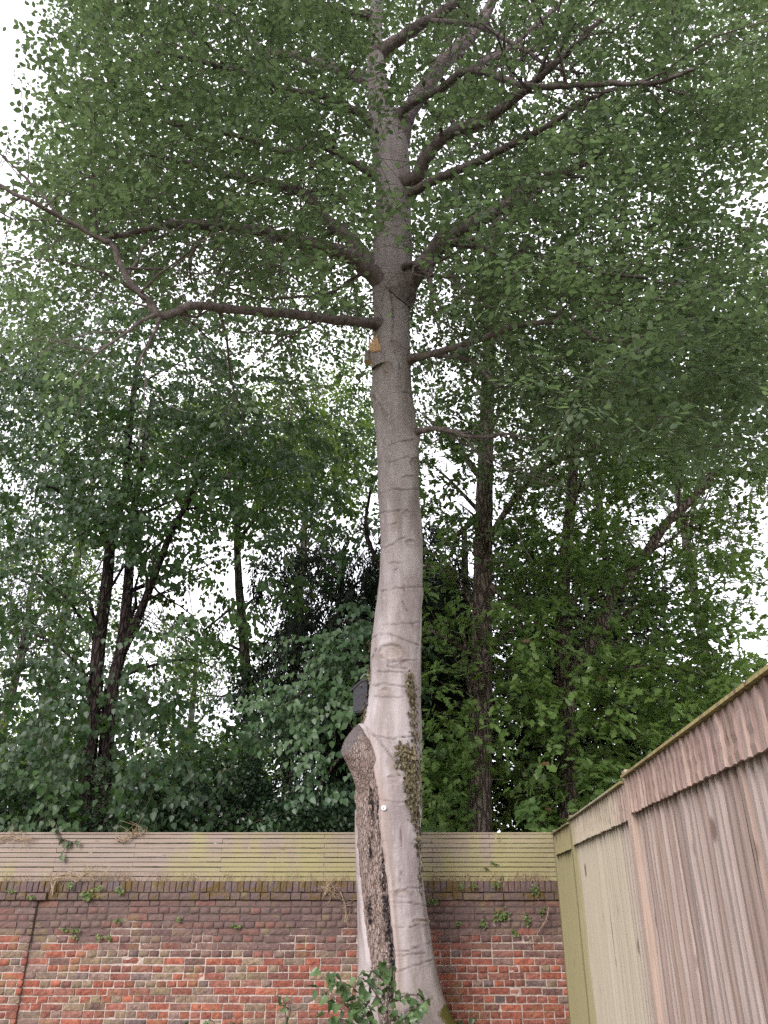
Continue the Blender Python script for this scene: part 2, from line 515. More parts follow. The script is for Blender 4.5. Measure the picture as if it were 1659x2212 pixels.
M['dry'] = simple_material('dry_stalk', (0.22, 0.15, 0.095), (0.42, 0.32, 0.22), 30)
M['brick_obj'] = brick_material('old_red_brick', True)
M['brick_mass'] = brick_material('old_red_brick_mass', False)
M['mortar'] = mortar_material()
M['slat'] = slat_material()
M['board'] = board_material()
M['metal'] = simple_material('galvanised_wire', (0.30, 0.30, 0.30), (0.42, 0.42, 0.42), 60, 0.5)
M['box'] = simple_material('dark_grey_woodcrete', (0.035, 0.033, 0.040), (0.062, 0.060, 0.070), 50, 0.85)
M['white'] = simple_material('white_plastic', (0.72, 0.70, 0.72), (0.8, 0.78, 0.8), 30, 0.45, 0.05)
M['screw'] = simple_material('rusty_screw_head', (0.10, 0.08, 0.07), (0.2, 0.16, 0.14), 80, 0.6)
M['fresh'] = simple_material('fresh_splintered_wood', (0.58, 0.37, 0.20), (0.72, 0.50, 0.31), 45, 0.8, 0.6)
M['cut'] = simple_material('weathered_cut_wood', (0.075, 0.060, 0.062), (0.16, 0.135, 0.135), 38, 0.9, 0.8)

def ground_material():
    t = NT('grassy_soil')
    p = t.pos()
    n = t.noise(p, 0.9, 6, 0.65); n2 = t.noise(p, 14, 5, 0.7)
    c = t.mix(t.ramp(n, 0.35, 0.62), (0.16, 0.125, 0.09), (0.09, 0.12, 0.045))
    c = t.mix(t.ramp(n2, 0.4, 0.7, 0, 0.6), c, (0.20, 0.17, 0.12))
    return t.done(t.bsdf(c, 0.95, t.bump(n2, 0.8, 0.04), 0.1))
M['ground'] = ground_material()

# ------------------------------------------------------------------ ground
gn = 60
gx = np.linspace(-1, 1, gn); gx = np.sign(gx) * np.abs(gx)**2.2 * 600
GX, GY = np.meshgrid(gx, gx + 0.0)
gz = (vnoise(np.stack([GX, GY, GX*0], -1), 0.8, 5) - 0.5) * 0.06
gv = np.stack([GX, GY, gz], -1).reshape(-1, 3)
idx = np.arange(gn*gn).reshape(gn, gn)
q = np.stack([idx[:-1,:-1], idx[:-1,1:], idx[1:,1:], idx[1:,:-1]], -1).reshape(-1, 4)
g = link('ground', mesh_np('ground', gv, np.full(len(q), 4), q.ravel(), M['ground'], smooth=True))
tag(g, 'bare soil and rough grass around the foot of the wall', 'ground', kind='structure')

# ------------------------------------------------------------------ brick wall
WY = 9.2                # front face of the wall
COURSE, STR = 0.0668, 0.2165
WALL_X0, WALL_X1 = -6.3, 1.98
CAP_Z = P(0, 1903, WY).z            # top of the brick-on-edge coping
COP_H = 0.112
OVER_H = 0.072
TOP_Z = CAP_Z - COP_H - OVER_H      # top of the ordinary courses
PIER_X = P(77, 1980, WY).x
wall = empty('brick_wall', (0, WY, 0), 'old garden wall of red and grimy bricks under the slatted fence', 'brick wall')

def brick_mesh(name, L, H, D, seed):
    """Front-facing brick, worn arrises; local origin at the middle of its front face, front towards -y."""
    r = np.random.default_rng(seed)
    nx = 5 if L > 0.15 else 3
    xs = np.linspace(-L/2, L/2, nx+1); zs = np.linspace(-H/2, H/2, 3)
    c = 0.006
    v = []
    for z in zs:
        for x in xs:
            e = (abs(abs(x)-L/2) < 1e-6) or (abs(abs(z)-H/2) < 1e-6)
            ix = x*(1-2*c/L*0.5); iz = z*(1-2*c/H*0.5)
            y = (0.0 if not e else 0.0035) + r.normal(0, 0.0016)
            v.append((ix + r.normal(0, .0012), y, iz + r.normal(0, .0012)))
    w = nx+1
    f = [[j*w+i, j*w+i+1, (j+1)*w+i+1, (j+1)*w+i] for j in range(2) for i in range(nx)]
    b = len(v)
    rim = list(range(w)) + [w+nx, 2*w+nx] + list(range(2*w+nx-1, 2*w-1, -1)) + [w]
    for k in rim:
        x, y, z = v[k]
        sx = L/2*np.sign(x) if abs(abs(x)-L/2) < 0.012 else x
        sz = H/2*np.sign(z) if abs(abs(z)-H/2) < 0.010 else z
        v.append((sx + r.normal(0,.0008), 0.010, sz + r.normal(0,.0008)))
    m = len(rim)
    for k in range(m): v.append((v[b+k][0], D, v[b+k][2]))
    for k in range(m):
        k2 = (k+1) % m
        f.append([rim[k2], rim[k], b+k, b+k2]); f.append([b+k2, b+k, b+m+k, b+m+k2])
    f = [q_[::-1] if False else q_ for q_ in f]
    me = bpy.data.meshes.new(name)
    me.from_pydata(v, [], f)
    me.update()
    return me

VAR = {}
def brick_var(kind, L, H):
    key = (kind, round(L, 3), round(H, 3))
    if key not in VAR:
        VAR[key] = [brick_mesh('brick', L, H, 0.09, len(VAR)*10 + k) for k in range(6)]
        for me in VAR[key]: me.materials.append(M['brick_obj'])
    return VAR[key]

RED = [(0.31,0.100,0.068),(0.34,0.115,0.074),(0.27,0.090,0.066),(0.29,0.115,0.088),(0.22,0.085,0.068)]
GRIME = [(0.135,0.085,0.08),(0.17,0.11,0.10),(0.115,0.075,0.075),(0.20,0.135,0.12),(0.22,0.10,0.075)]
OLIVE = [(0.225,0.18,0.125),(0.20,0.165,0.135),(0.24,0.195,0.14),(0.23,0.17,0.15)]
BLUE = [(0.115,0.100,0.105),(0.145,0.122,0.122)]
def brick_colour(x, z):
    h = (z - 0.40)                                   # height above what the photograph shows
    line = 0.66 + 0.12*math.sin(x*1.3+0.5) - (0.16 if x > 0.6 else 0) + 0.05*math.sin(x*4.1)
    r = random.random()
    k = min(1.0, max(0.0, 0.5 + (h - line) / 0.22))
    if r < 0.86*k + 0.02: c = random.choice(GRIME)
    else:
        r2 = random.random()
        ol = 0.22 if x < 0.2 else 0.10
        if r2 < ol*(0.6 + 0.8*math.exp(-((h-0.45)/0.25)**2)): c = random.choice(OLIVE)
        elif r2 > 0.95: c = random.choice(BLUE)
        elif r2 > 0.80: c = tuple(0.5*a+0.5*b for a, b in zip(random.choice(RED), random.choice(GRIME)))
        else: c = random.choice(RED)
    m_ = (0.225, 0.115, 0.085)
    c = tuple(0.80*a+0.20*b for a, b in zip(c, m_))
    s = random.uniform(0.88, 1.12)
    return tuple(min(1, a*s) for a in c)

BR = []       # (kind, L, H, x, y, z, rot, colour)
PIER_OUT = 0.03
row, z = 0, TOP_Z - COURSE/2
while z > 0.02:
    for xa, xb, shift in ((WALL_X0, PIER_X, PIER_OUT), (PIER_X, WALL_X1, 0.0)):
        head = (row + (shift > 0)) % 2 == 1
        x = xa
        first = True
        while x < xb - 0.02:
            mixd = random.random()
            L = STR/2 if head else STR
            if not head and mixd < 0.16: L = STR/2
            if head and mixd < 0.10: L = STR
            if not head and 0.16 <= mixd < 0.24: L = STR*0.75
            if first: L = random.choice([STR*0.75, STR]) if head else random.choice([STR, STR/2]); first = False
            if x + L > xb - 0.05: L = xb - x
            xc = x + L/2
            yy = WY + random.uniform(-0.004, 0.005) - shift
            if random.random() < 0.05: yy += 0.004
            BR.append(('s' if L > 0.15 else 'h', L - 0.0095, COURSE - 0.0095, xc + random.uniform(-.002,.002), yy, z + random.uniform(-.0025,.0025) + 0.004*math.sin(xc*2.3+row), random.uniform(-.012,.012), brick_colour(xc, z)))
            x += L
    row += 1; z -= COURSE

# coping: brick on edge, and the projecting course below it
COPE = []
x = WALL_X0
while x < WALL_X1:
    w = random.uniform(0.062, 0.072)
    c = random.choice([(0.13,0.095,0.095),(0.16,0.115,0.11),(0.105,0.085,0.095),(0.20,0.125,0.11),(0.12,0.115,0.13)])
    COPE.append((w-0.008, COP_H-0.008, x+w/2, WY+random.uniform(-.006,.006)+0.004, CAP_Z-COP_H/2+random.uniform(-.004,.004), random.uniform(-.04,.04), c))
    x += w
OVERS = []
x = WALL_X0
while x < WALL_X1:
    w = random.choice([STR, STR, STR*0.5])
    c = random.choice([(0.12,0.085,0.06),(0.14,0.10,0.075),(0.11,0.085,0.08),(0.17,0.12,0.10)])
    OVERS.append((w-0.006, OVER_H-0.005, x+w/2, WY-0.030+random.uniform(-.006,.006)-(PIER_OUT if x < PIER_X else 0), CAP_Z-COP_H-OVER_H/2+random.uniform(-.003,.003), random.uniform(-.012,.012), c))
    x += w
    
def in_trunk_px(vx, vy):
    return 772 < vx < 905 + max(0, (vy-1900)*0.18)

def size_in_view(x, y, zc, L, H):
    vx, vy, d = projn(np.array([x, y, zc]))
    if vx < 5 or vx > 1205 or vy > 2204 or in_trunk_px(vx, vy): return 0.0
    return L*H/d**2

order = sorted(range(len(BR)), key=lambda i: -size_in_view(BR[i][3], BR[i][4], BR[i][5], BR[i][1], BR[i][2]))
single = set(order[:300])
def one_brick(name, kind, L, H, x, y, zc, rot, c, roty=0.0):
    me = random.choice(brick_var(kind, L, H))
    o = bpy.data.objects.new(name, me)
    COL.objects.link(o)
    o.parent = wall
    o.location = (x, y - WY, zc)
    o.rotation_euler = (0, rot if roty == 0 else roty + rot, 0)
    o.color = (*c, 1)
    return o
mv, ml, ms, mt, off = [], [], [], [], 0
for i, (kind, L, H, x, y, zc, rot, c) in enumerate(BR):
    Lq = STR if L > 0.19 else (STR*0.75 if L > 0.13 else STR/2)
    if i in single:
        o = one_brick('brick', kind, Lq - 0.0095, H, x, y, zc, rot, c)
        o.scale = (L/(Lq-0.0095), 1, 1)
    else:
        me = random.choice(brick_var(kind, Lq - 0.0095, H))
        co = np.empty(len(me.vertices)*3, np.float32); me.vertices.foreach_get('co', co); co = co.reshape(-1, 3)
        cr, sr = math.cos(rot), math.sin(rot)
        co[:,0] *= L/(Lq-0.0095)
        co = np.stack([co[:,0]*cr + co[:,2]*sr + x, co[:,1] + y, -co[:,0]*sr + co[:,2]*cr + zc], -1)
        lv = np.empty(len(me.loops), np.int32); me.loops.foreach_get('vertex_index', lv)
        lt = np.empty(len(me.polygons), np.int32); me.polygons.foreach_get('loop_total', lt)
        mv.append(co); ml.append(lv + off); ms.append(lt); mt.append(np.tile((*c, 1.0), (len(co), 1))); off += len(co)
rest = link('brickwork', mesh_np('brickwork', np.vstack(mv), np.concatenate(ms), np.concatenate(ml), M['brick_mass'], {'tint': ('POINT', 'FLOAT_COLOR', np.vstack(mt))}), wall)
rest['kind'] = 'stuff'
for (w, h, x, y, zc, rot, c) in COPE:
    if x < -4.3: continue
    o = one_brick('coping_brick', 'c', 0.058, COP_H-0.008, x, y, zc, rot, c)
    o.scale = (w/0.058, 1, 1)
for (w, h, x, y, zc, rot, c) in OVERS:
    if x < -4.4: continue
    o = one_brick('ledge_brick', 'o', (STR if w > 0.15 else STR*0.5) - 0.006, OVER_H-0.005, x, y, zc, rot, c)

# mortar bed: rough sheet a few mm behind the brick faces, and the core behind
nx, nz = 300, 60
X = np.linspace(WALL_X0-0.02, WALL_X1+0.02, nx); Z = np.linspace(-0.05, CAP_Z-COP_H-0.01, nz)
XX, ZZ = np.meshgrid(X, Z)
pp = np.stack([XX, XX*0, ZZ], -1)
YY = WY + 0.0115 + (vnoise(pp, 28, 3)-0.5)*0.006 
YY = np.where(XX < PIER_X-0.03, YY - PIER_OUT, YY)
mvv = np.stack([XX, YY, ZZ], -1).reshape(-1, 3)
idx = np.arange(nx*nz).reshape(nz, nx)
q = np.stack([idx[:-1,:-1], idx[:-1,1:], idx[1:,1:], idx[1:,:-1]], -1).reshape(-1, 4)
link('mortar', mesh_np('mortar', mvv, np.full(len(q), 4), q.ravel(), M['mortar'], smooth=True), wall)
mb = MB()
mb.box((WALL_X0, WY+0.075, -0.1), (WALL_X1, WY+0.33, CAP_Z-0.012))
mb.box((WALL_X0, WY+0.02, CAP_Z-COP_H), (WALL_X1, WY+0.078, CAP_Z-0.014))
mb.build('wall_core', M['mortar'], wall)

# ------------------------------------------------------------------ slatted fence on the wall
SY = WY + 0.10
S_TOP = P(400, 1799, SY).z
S_BOT = CAP_Z - 0.004
slat_fence = empty('slatted_fence', (0, SY, CAP_Z), 'low horizontal slatted timber fence standing on the brick wall coping', 'fence')
NSL = 10
pitch = (S_TOP - 0.012 - S_BOT) / NSL
JA = [P(v, 1850, SY).x for v in (289, 700, 1059)]
JB = [P(v, 1850, SY).x for v in (120, 478, 934)]
def slat_mesh(x0, x1, h, seed):
    r = np.random.default_rng(seed)
    n = 14
    xs = np.linspace(x0, x1, n)
    v, f = [], []
    for x in xs:
        dy, dz = r.normal(0, 0.0012), r.normal(0, 0.0006)
        v += [(x, dy, -h/2+dz), (x, dy, h/2+dz), (x, 0.018, h/2+dz), (x, 0.018, -h/2+dz)]
    for i in range(n-1):
        for k in range(4):
            a, b = i*4+k, i*4+(k+1) % 4
            f.append([a, a+4, b+4, b])
    f += [[0,1,2,3],[(n-1)*4+k for k in (3,2,1,0)]]
    me = bpy.data.meshes.new('slat')
    me.from_pydata(v, [], f); me.update(); me.materials.append(M['slat'])
    return me
for i in range(NSL):
    zc = S_TOP - 0.012 - pitch*(i+0.5)
    js = [WALL_X0] + (JA if i % 2 == 0 else JB) + [1.925]
    for a, b in zip(js[:-1], js[1:]):
        o = link('slat', slat_mesh(a-(a+b)/2+0.002, b-(a+b)/2-0.002, pitch-0.0075, i*7+int(a*10)+900))
        o.parent = slat_fence
        o.location = ((a+b)/2, random.uniform(-.003,.003), zc - CAP_Z + random.uniform(-.001,.001))
        o.rotation_euler = (0, random.uniform(-.0026,.0026), 0)
mb = MB(); mb.box((WALL_X0, SY-0.012, S_TOP-0.011), (1.925, SY+0.055, S_TOP+0.004)); mb.build('top_rail', M['slat'], slat_fence)
for v in (-60, 289, 700, 1059):
    x = P(v, 1850, SY).x
    mb = MB(); mb.box((x-0.035, SY+0.0215, S_BOT-0.15), (x+0.035, SY+0.09, S_TOP-0.0125)); mb.build('post', M['slat'], slat_fence)

# ------------------------------------------------------------------ tall board fence
FA = Vector((1.072 + 0.092*9.2, 9.2, 0)); FD = Vector((-0.092, -1, 0)).normalized()
FN = Vector((-FD.y, FD.x, 0)); FN = FN if FN.x < 0 else -FN        # towards the garden
F_TOP = EYE + 0.60
board_fence = empty('board_fence', FA, 'tall close-boarded fence of weathered vertical planks running up to the wall', 'fence')
def along(Y): return (9.2 - Y) / abs(FD.y)
POSTS = [along(9.17), along(7.7), along(4.97), along(2.18), along(-0.4)]
TOPS = [0.008, 0.030, 0.055, 0.055]
def loc_pt(s, out, z): return FD*s + FN*out + Vector((0, 0, z))
def board_mesh(name, w, h, thick, thin, seed):
    """feather-edged board: local x along the fence, y outwards, z up from 0"""
    r = np.random.default_rng(seed)
    n = 7
    v, f = [], []
    for i in range(n):
        z = h*i/(n-1)
        a, b = r.normal(0, .0012), r.normal(0, .0014)
        bow = 0.003*math.sin(math.pi*i/(n-1))*r.normal()
        v += [(-w/2+b*0.5, 0, z), (w/2+b, 0, z), (w/2+b, thick+a+bow, z), (-w/2+b*0.5, thin+a+bow, z)]
    for i in range(n-1):
        for k in range(4):
            a, b = i*4+k, i*4+(k+1) % 4
            f.append([a, b, b+4, a+4])
    f += [[3,2,1,0], [(n-1)*4+k for k in range(4)]]
    me = bpy.data.meshes.new(name)
    me.from_pydata(v, [], f); me.update(); me.materials.append(M['board'])
    return me
rotF = Matrix(((FD.x, FN.x, 0), (FD.y, FN.y, 0), (0, 0, 1))).to_4x4()
def board_obj(name, me, s, out, z, lean=0.0, tone=None):
    o = bpy.data.objects.new(name, me); COL.objects.link(o)
    o.parent = board_fence
    o.matrix_basis = Matrix.Translation(loc_pt(s, out, z)) @ rotF @ Matrix.Rotation(lean, 4, 'Y')
    t = tone or random.choice([(0.325,0.262,0.235),(0.365,0.302,0.278),(0.29,0.228,0.203),(0.345,0.282,0.255),(0.32,0.268,0.247),(0.265,0.205,0.183),(0.38,0.322,0.302),(0.31,0.24,0.21)])
    k_ = random.uniform(.88, 1.12)
    o.color = (*[c*k_ for c in t], 1)
    return o
main_v = [board_mesh('plank', (0.0905, 0.089, 0.0865, 0.0905, 0.0825, 0.0905, 0.0885, 0.077)[k], 2.02, 0.024 + 0.002*(k % 3), 0.010, k) for k in range(8)]
rear_v = [board_mesh('rear_plank', 0.178, 1.95, 0.012, 0.012, 60+k) for k in range(3)]
band_v = [board_mesh('short_plank', 0.100, 0.205, 0.020, 0.005, 40+k) for k in range(6)]
for bi in range(len(POSTS)-1):
    s0, s1 = POSTS[bi]+0.05, POSTS[bi+1]-0.05
    top = F_TOP + TOPS[bi]
    n = max(1, int(round((s1-s0)/0.094)))
    st = (s1-s0)/n
    for i in range(n):
        s = s0 + st*(i+0.5)
        board_obj('plank', random.choice(main_v), s, random.uniform(-.004,.006), top-0.185-2.02+random.uniform(-.004,.004), random.uniform(-.005,.005))
    n2 = max(1, int(round((s1-s0)/0.18)))
    for i in range(n2):
        board_obj('rear_plank', random.choice(rear_v), s0 + (s1-s0)/n2*(i+0.5), -0.022, top-0.15-1.95)
    n = max(1, int(round((s1-s0)/0.0915)))
    st = (s1-s0)/n
    for i in range(n):
        s = s0 + st*(i+0.5)
        o = board_obj('short_plank', random.choice(band_v), s, 0.036+random.uniform(-.002,.003), top-0.016-0.205+random.uniform(-.003,.003), random.uniform(-.006,.006), random.choice([(0.34,0.25,0.22),(0.30,0.22,0.20),(0.38,0.29,0.255)]))
    me = MB()
    me.prism([(s0-0.03, 0.0), (s1+0.03, 0.0), (s1+0.03, 0.082), (s0-0.03, 0.082)], lambda p, k: loc_pt(p[0], p[1]-0.008, top-0.012+0.014*k) + FA)
    o = me.build('cap_rail', M['board'], board_fence); o.color = (0.33, 0.28, 0.13, 1)
    for zz in (0.35, 1.1, 1.9):
        me = MB()
        me.prism([(s0-0.02, -0.062), (s1+0.02, -0.062), (s1+0.02, -0.022), (s0-0.02, -0.022)], lambda p, k: loc_pt(p[0], p[1]-0.004, zz+0.07*k) + FA)
        o = me.build('rail', M['board'], board_fence); o.color = (0.36, 0.27, 0.22, 1)
for bi, s in enumerate(POSTS):
    me = MB()
    t_ = F_TOP + (TOPS[min(bi, 3)]) + 0.035
    me.prism([(s-0.049, -0.07), (s+0.049, -0.07), (s+0.049, 0.05), (s-0.049, 0.05)], lambda p, k: loc_pt(p[0], p[1], -0.2 + (t_+0.2)*k) + FA)
    o = me.build('post', M['board'], board_fence); o.color = (0.40, 0.31, 0.26, 1)

# ------------------------------------------------------------------ the beech: trunk
# (frame height, left edge, right edge) of the trunk read from the photograph, with its distance
OUT = [(2330, 735, 1085, 8.30), (2260, 760, 1022, 8.30), (2212, 769, 982, 8.30), (2143, 772, 952, 8.30), (2077, 775, 940, 8.30), (1990, 774, 923, 8.30), (1902, 772.5, 912, 8.30), (1791, 769, 907, 8.29), (1733, 768, 910, 8.28),
       (1653, 770, 908.6, 8.26), (1573, 777, 908.5, 8.24), (1533, 787, 907, 8.22), (1473, 795, 907.6, 8.2), (1393, 801.6, 908.6, 8.18), (1350, 807.4, 910, 8.16), (1278, 816.4, 912, 8.12),
       (1170, 820, 910.8, 8.06), (1026, 817, 905.4, 7.97), (943, 811.5, 901, 7.92), (846, 804, 891, 7.86), (792, 803.8, 888.4, 7.82), (738, 806, 887.4, 7.78), (666, 807, 885, 7.72),
       (618, 803, 890, 7.68), (590, 800, 893, 7.66), (540, 806, 890, 7.62), (464, 812, 889, 7.55), (350, 806, 889, 7.45), (300, 803, 880, 7.40), (240, 796, 850, 7.36), (150, 794, 830, 7.3), (60, 797, 827, 7.2), (-60, 806, 830, 7.1), (-200, 812, 828, 7.0)]
tz, tx, ty, tr_ = [], [], [], []
for vy, xl, xr, Y in OUT:
    a, b = P(xl, vy, Y), P(xr, vy, Y)
    tz.append(a.z); tx.append((a.x+b.x)/2); ty.append(Y); tr_.append((b.x-a.x)/2*0.992)
tz, tx, ty, tr_ = map(np.array, (tz, tx, ty, tr_))
_k = np.argsort(tz); tz, tx, ty, tr_ = tz[_k], tx[_k], ty[_k], tr_[_k]
def trunk_at(z):
    return np.interp(z, tz, tx), np.interp(z, tz, ty), np.interp(z, tz, tr_)
def on_trunk(vx, vy, off=0.0):
    Y = 8.0
    for _ in range(8):
        p = P(vx, vy, Y)
        x, y, r = trunk_at(p.z)
        a = max(-0.97, min(0.97, (p.x - x)/r))
        Y = y - (r+off)*math.sqrt(1-a*a)
    return P(vx, vy, Y)

beech = empty('beech_tree', (0.1, 8.3, 0), 'big smooth-barked grey tree with a scarred trunk standing in front of the wall', 'tree')
Zs = np.concatenate([np.arange(-0.1, 10.0, 0.0125), np.arange(10.0, tz[-1]-0.05, 0.05)])
# smooth the surveyed outline a little
def sm(a):
    f = np.interp(Zs, tz, a); k = np.hanning(31); k /= k.sum()
    return np.convolve(np.pad(f, 15, mode='edge'), k, 'valid')
CX, CY, CR = sm(tx), sm(ty), sm(tr_)
NA = 108
ang = np.arange(NA)/NA*2*math.pi
A, ZZ = np.meshgrid(ang, Zs)
cxx, cyy, crr = CX[:,None], CY[:,None], CR[:,None]
lobes = 0.5+0.5*np.cos(A*4+0.9)
flare = np.exp(-np.clip(ZZ,0,9)/0.26)*0.16*lobes*crr*2
dirn = np.stack([np.cos(A), np.sin(A), A*0], -1)
p0 = np.stack([cxx+crr*np.cos(A), cyy+crr*np.sin(A), ZZ], -1)
disp = flare + (vnoise(p0*np.array([1,1,0.45]), 5, 9)-0.5)*0.034 + (vnoise(p0*np.array([1,1,0.5]), 16, 10)-0.5)*0.008
vx, vy, _d = projn(p0)
front = (np.sin(A) < 0.15)
def seg_dist(px, py, pl):
    best = np.full(px.shape, 1e9)
    for (ax, ay), (bx, by) in zip(pl[:-1], pl[1:]):
        dx, dy = bx-ax, by-ay
        t = np.clip(((px-ax)*dx+(py-ay)*dy)/(dx*dx+dy*dy+1e-9), 0, 1)
        best = np.minimum(best, np.hypot(px-ax-t*dx, py-ay-t*dy))
    return best
CREASES = [  # bark folds
    [(838,1432),(860,1428),(900,1426)], [(800,1385),(815,1374),(840,1370),(870,1380),(905,1395)], [(803,1425),(815,1400)],
    [(803,1480),(830,1477),(880,1482),(905,1490)], [(808,1503),(835,1508),(870,1505)], [(790,1582),(815,1592),(850,1596),(895,1590)],
    [(790,1570),(810,1590),(830,1615),(850,1640),(862,1655)], [(815,1725),(860,1735),(900,1727)],
    [(842,1927),(865,1920),(912,1916)], [(845,1950),(880,1948),(920,1958)], [(850,2000),(880,2005),(925,1985)], [(852,2055),(890,2052),(930,2035)],
    [(853,2100),(890,2088),(940,2072)], [(850,2150),(890,2145)], [(940,2155),(900,2175),(860,2190)], [(848,2068),(885,2060),(920,2058)],
    [(822,1278),(860,1270),(911,1268)], [(815,1185),(845,1178),(870,1163),(880,1162)], [(836,1135),(858,1130)], [(818,1107),(850,1104),(880,1102)], [(820,1067),(850,1058),(902,1057)],
    [(838,1000),(862,992),(893,985)], [(838,962),(860,955),(893,950)], [(868,1030),(892,1028)], [(874,1262),(874,1278)], [(868,848),(884,848),(890,860)],
    [(838,900),(812,860),(803,850)], [(838,1215),(872,1217)], [(848,1232),(862,1228)], [(848,730),(852,760),(862,785),(860,810)], [(846,640),(850,680),(848,720)],
    [(870,1300),(880,1320)], [(885,1340),(893,1355)], [(827,1350),(905,1345)], [(868,1880),(862,1905)], [(868,1788),(866,1830)], [(838,1440),(880,1445)], [(815,1450),(870,1452)],
    [(860,600),(870,640)], [(840,610),(846,650)], [(880,640),(885,660)],
]
cre = np.zeros_like(ZZ); cal = np.zeros_like(ZZ)
wob = (vnoise(p0, 30, 21)-0.5)*5
for pl in CREASES:
    d = seg_dist(vx + wob, vy + wob*0.8, pl)
    cre = np.maximum(cre, np.exp(-(d/1.6)**2)*np.clip(2.0*vnoise(p0, 20, 31)-0.15, 0, 1))
    disp -= 0.0055*np.exp(-(d/1.6)**2)*front
    disp += 0.003*np.exp(-((d-4)/2.6)**2)*front
EYES = [(848,1410,24,17), (832,1493,11,7), (845,1680,8,6), (851,1700,5,3), (880,1108,9,5), (885,1172,10,6), (893,1000,8,11), (830,1930,0,0), (868,1927,14,5), (905,1990,15,5), (838,1995,7,4), (850,745,9,9), (838,795,9,12), (872,1432,9,6)]
for ex, ey, ra, rb in EYES:
    if ra == 0: continue
    d = np.hypot((vx-ex)/ra, (vy-ey)/rb) + (vnoise(p0, 40, 41)-0.5)*0.25
    ring = np.exp(-((d-1.0)/0.16)**2)
    cre = np.maximum(cre, ring*np.clip(1.6*vnoise(p0, 26, 44), 0, 1)*front)
    ring2 = np.exp(-((d-0.45)/0.12)**2)
    cre = np.maximum(cre, ring2*0.4*front)
    disp += front*(0.010*np.exp(-((d-1.25)/0.3)**2) - 0.010*np.exp(-(d/0.7)**2))
    cal = np.maximum(cal, np.exp(-(d/1.2)**4)*0.5*front)
# knobs on the right-hand edge and the shoulder of the lost limb on the left
for (bx, by, s, h) in ((903,945,13,0.035), (897,985,13,0.02), (803,855,14,0.03), (911,1285,12,0.015), (846,1400,34,0.02)):
    d = np.hypot(vx-bx, (vy-by)*0.7)/s
    disp += h*np.exp(-d*d)*(np.sin(A) < 0.6)
# callus lips either side of the dead strip
STRIP = [(1573,768,783),(1600,768,795),(1650,766,803),(1700,767,815),(1733,768,821),(1790,771,823),(1850,774,833),(1902,778,839.6),(1932,782,840.7),(1990,787,846),(2077,800,854),(2143,809,852),(2200,818,848),(2240,826,842)]
sy = np.array([s[0] for s in STRIP], float); sl = np.array([s[1] for s in STRIP], float); sr2 = np.array([s[2] for s in STRIP], float)
lft, rgt = np.interp(vy, sy, sl), np.interp(vy, sy, sr2)
ins = (vy > 1573) & (vy < 2240) & front
disp += np.where(ins, 0.02*np.exp(-((vx-rgt-4)/6)**2) + 0.016*np.exp(-((vx-lft+3)/5)**2), 0)
cre = np.maximum(cre, np.where(ins, 0.5*np.exp(-((vx-rgt)/2.0)**2), 0))
cal = np.maximum(cal, np.where(ins, np.exp(-((vx-rgt-6)/9)**2), 0))
disp -= np.where(ins & (vx > lft) & (vx < rgt), 0.012, 0)
moss = np.clip(1.25 - ZZ/0.62, 0, 1)*np.clip(0.35+0.8*np.cos(A+0.25), 0, 1)
moss = np.maximum(moss, 0.75*np.clip(1-np.hypot((vx-985)/55, (vy-2190)/45), 0, 1)*2)
moss = np.clip(moss, 0, 1)
pts = p0 + dirn*disp[..., None]
nr = len(Zs)
idx = np.arange(nr*NA).reshape(nr, NA)
nxt = np.roll(idx, -1, axis=1)
q = np.stack([idx[:-1], nxt[:-1], nxt[1:], idx[1:]], -1).reshape(-1, 4)
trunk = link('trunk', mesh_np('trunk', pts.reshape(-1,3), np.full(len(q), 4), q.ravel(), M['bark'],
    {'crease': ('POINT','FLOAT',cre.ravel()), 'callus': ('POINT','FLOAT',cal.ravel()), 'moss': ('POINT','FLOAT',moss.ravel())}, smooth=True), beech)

# dead strip of cracked bark
rows, cols = 260, 34
vv, rot_ = [], []
BLACK = [((828,1880),(830,1925),4), ((832,1940),(837,1985),7.5), ((838,1990),(843,2040),8), ((844,2035),(848,2090),6.5), ((847,2090),(845,2165),5), ((818,1735),(824,1800),4), ((800,1700),(806,1780),3.5), ((802,1798),(800,1850),4), ((797,1960),(801,1992),5.5), ((796,1940),(800,1950),4), ((785,1620),(792,1680),5), ((783,1583),(800,1640),3), ((826,1560+240),(830,1880),3)]
for i in range(rows):
    y_ = 1582 + (2238-1582)*i/(rows-1)
    a, b = np.interp(y_, sy, sl), np.interp(y_, sy, sr2)
    for j in range(cols):
        f = j/(cols-1)
        x_ = a + (b-a)*f + 2.2*math.sin(i*0.31)*(1 if j in (0, cols-1) else 0)
        nn = np.array([x_*0.13, y_*0.045, 3.1])
        lump = float(vnoise(nn, 1.0, 50)) - 0.5
        fine = float(vnoise(np.array([x_*0.5, y_*0.22, 1.0]), 1.0, 51)) - 0.5
        flake = 0.010 if float(vnoise(np.array([x_*0.3, y_*0.12, 7.0]), 1.0, 52)) > 0.56 else 0.0
        e = min(1.0, min(f, 1-f)/0.10)
        rt = 0.0
        for (ax, ay), (bx, by), w in BLACK:
            t = max(0, min(1, ((x_-ax)*(bx-ax)+(y_-ay)*(by-ay))/((bx-ax)**2+(by-ay)**2)))
            d = math.hypot(x_-ax-t*(bx-ax), y_-ay-t*(by-ay)) + fine*9 + lump*5
            rt = max(rt, 1-min(1, max(0, (d-w*0.5)/(w*0.7))))
        o_ = 0.004 + e*(0.016 + 0.030*lump + 0.012*fine + flake) - rt*0.006
        vv.append(on_trunk(x_, y_, o_)); rot_.append(rt)
idx = np.arange(rows*cols).reshape(rows, cols)
q = np.stack([idx[:-1,:-1], idx[1:,:-1], idx[1:,1:], idx[:-1,1:]], -1).reshape(-1, 4)
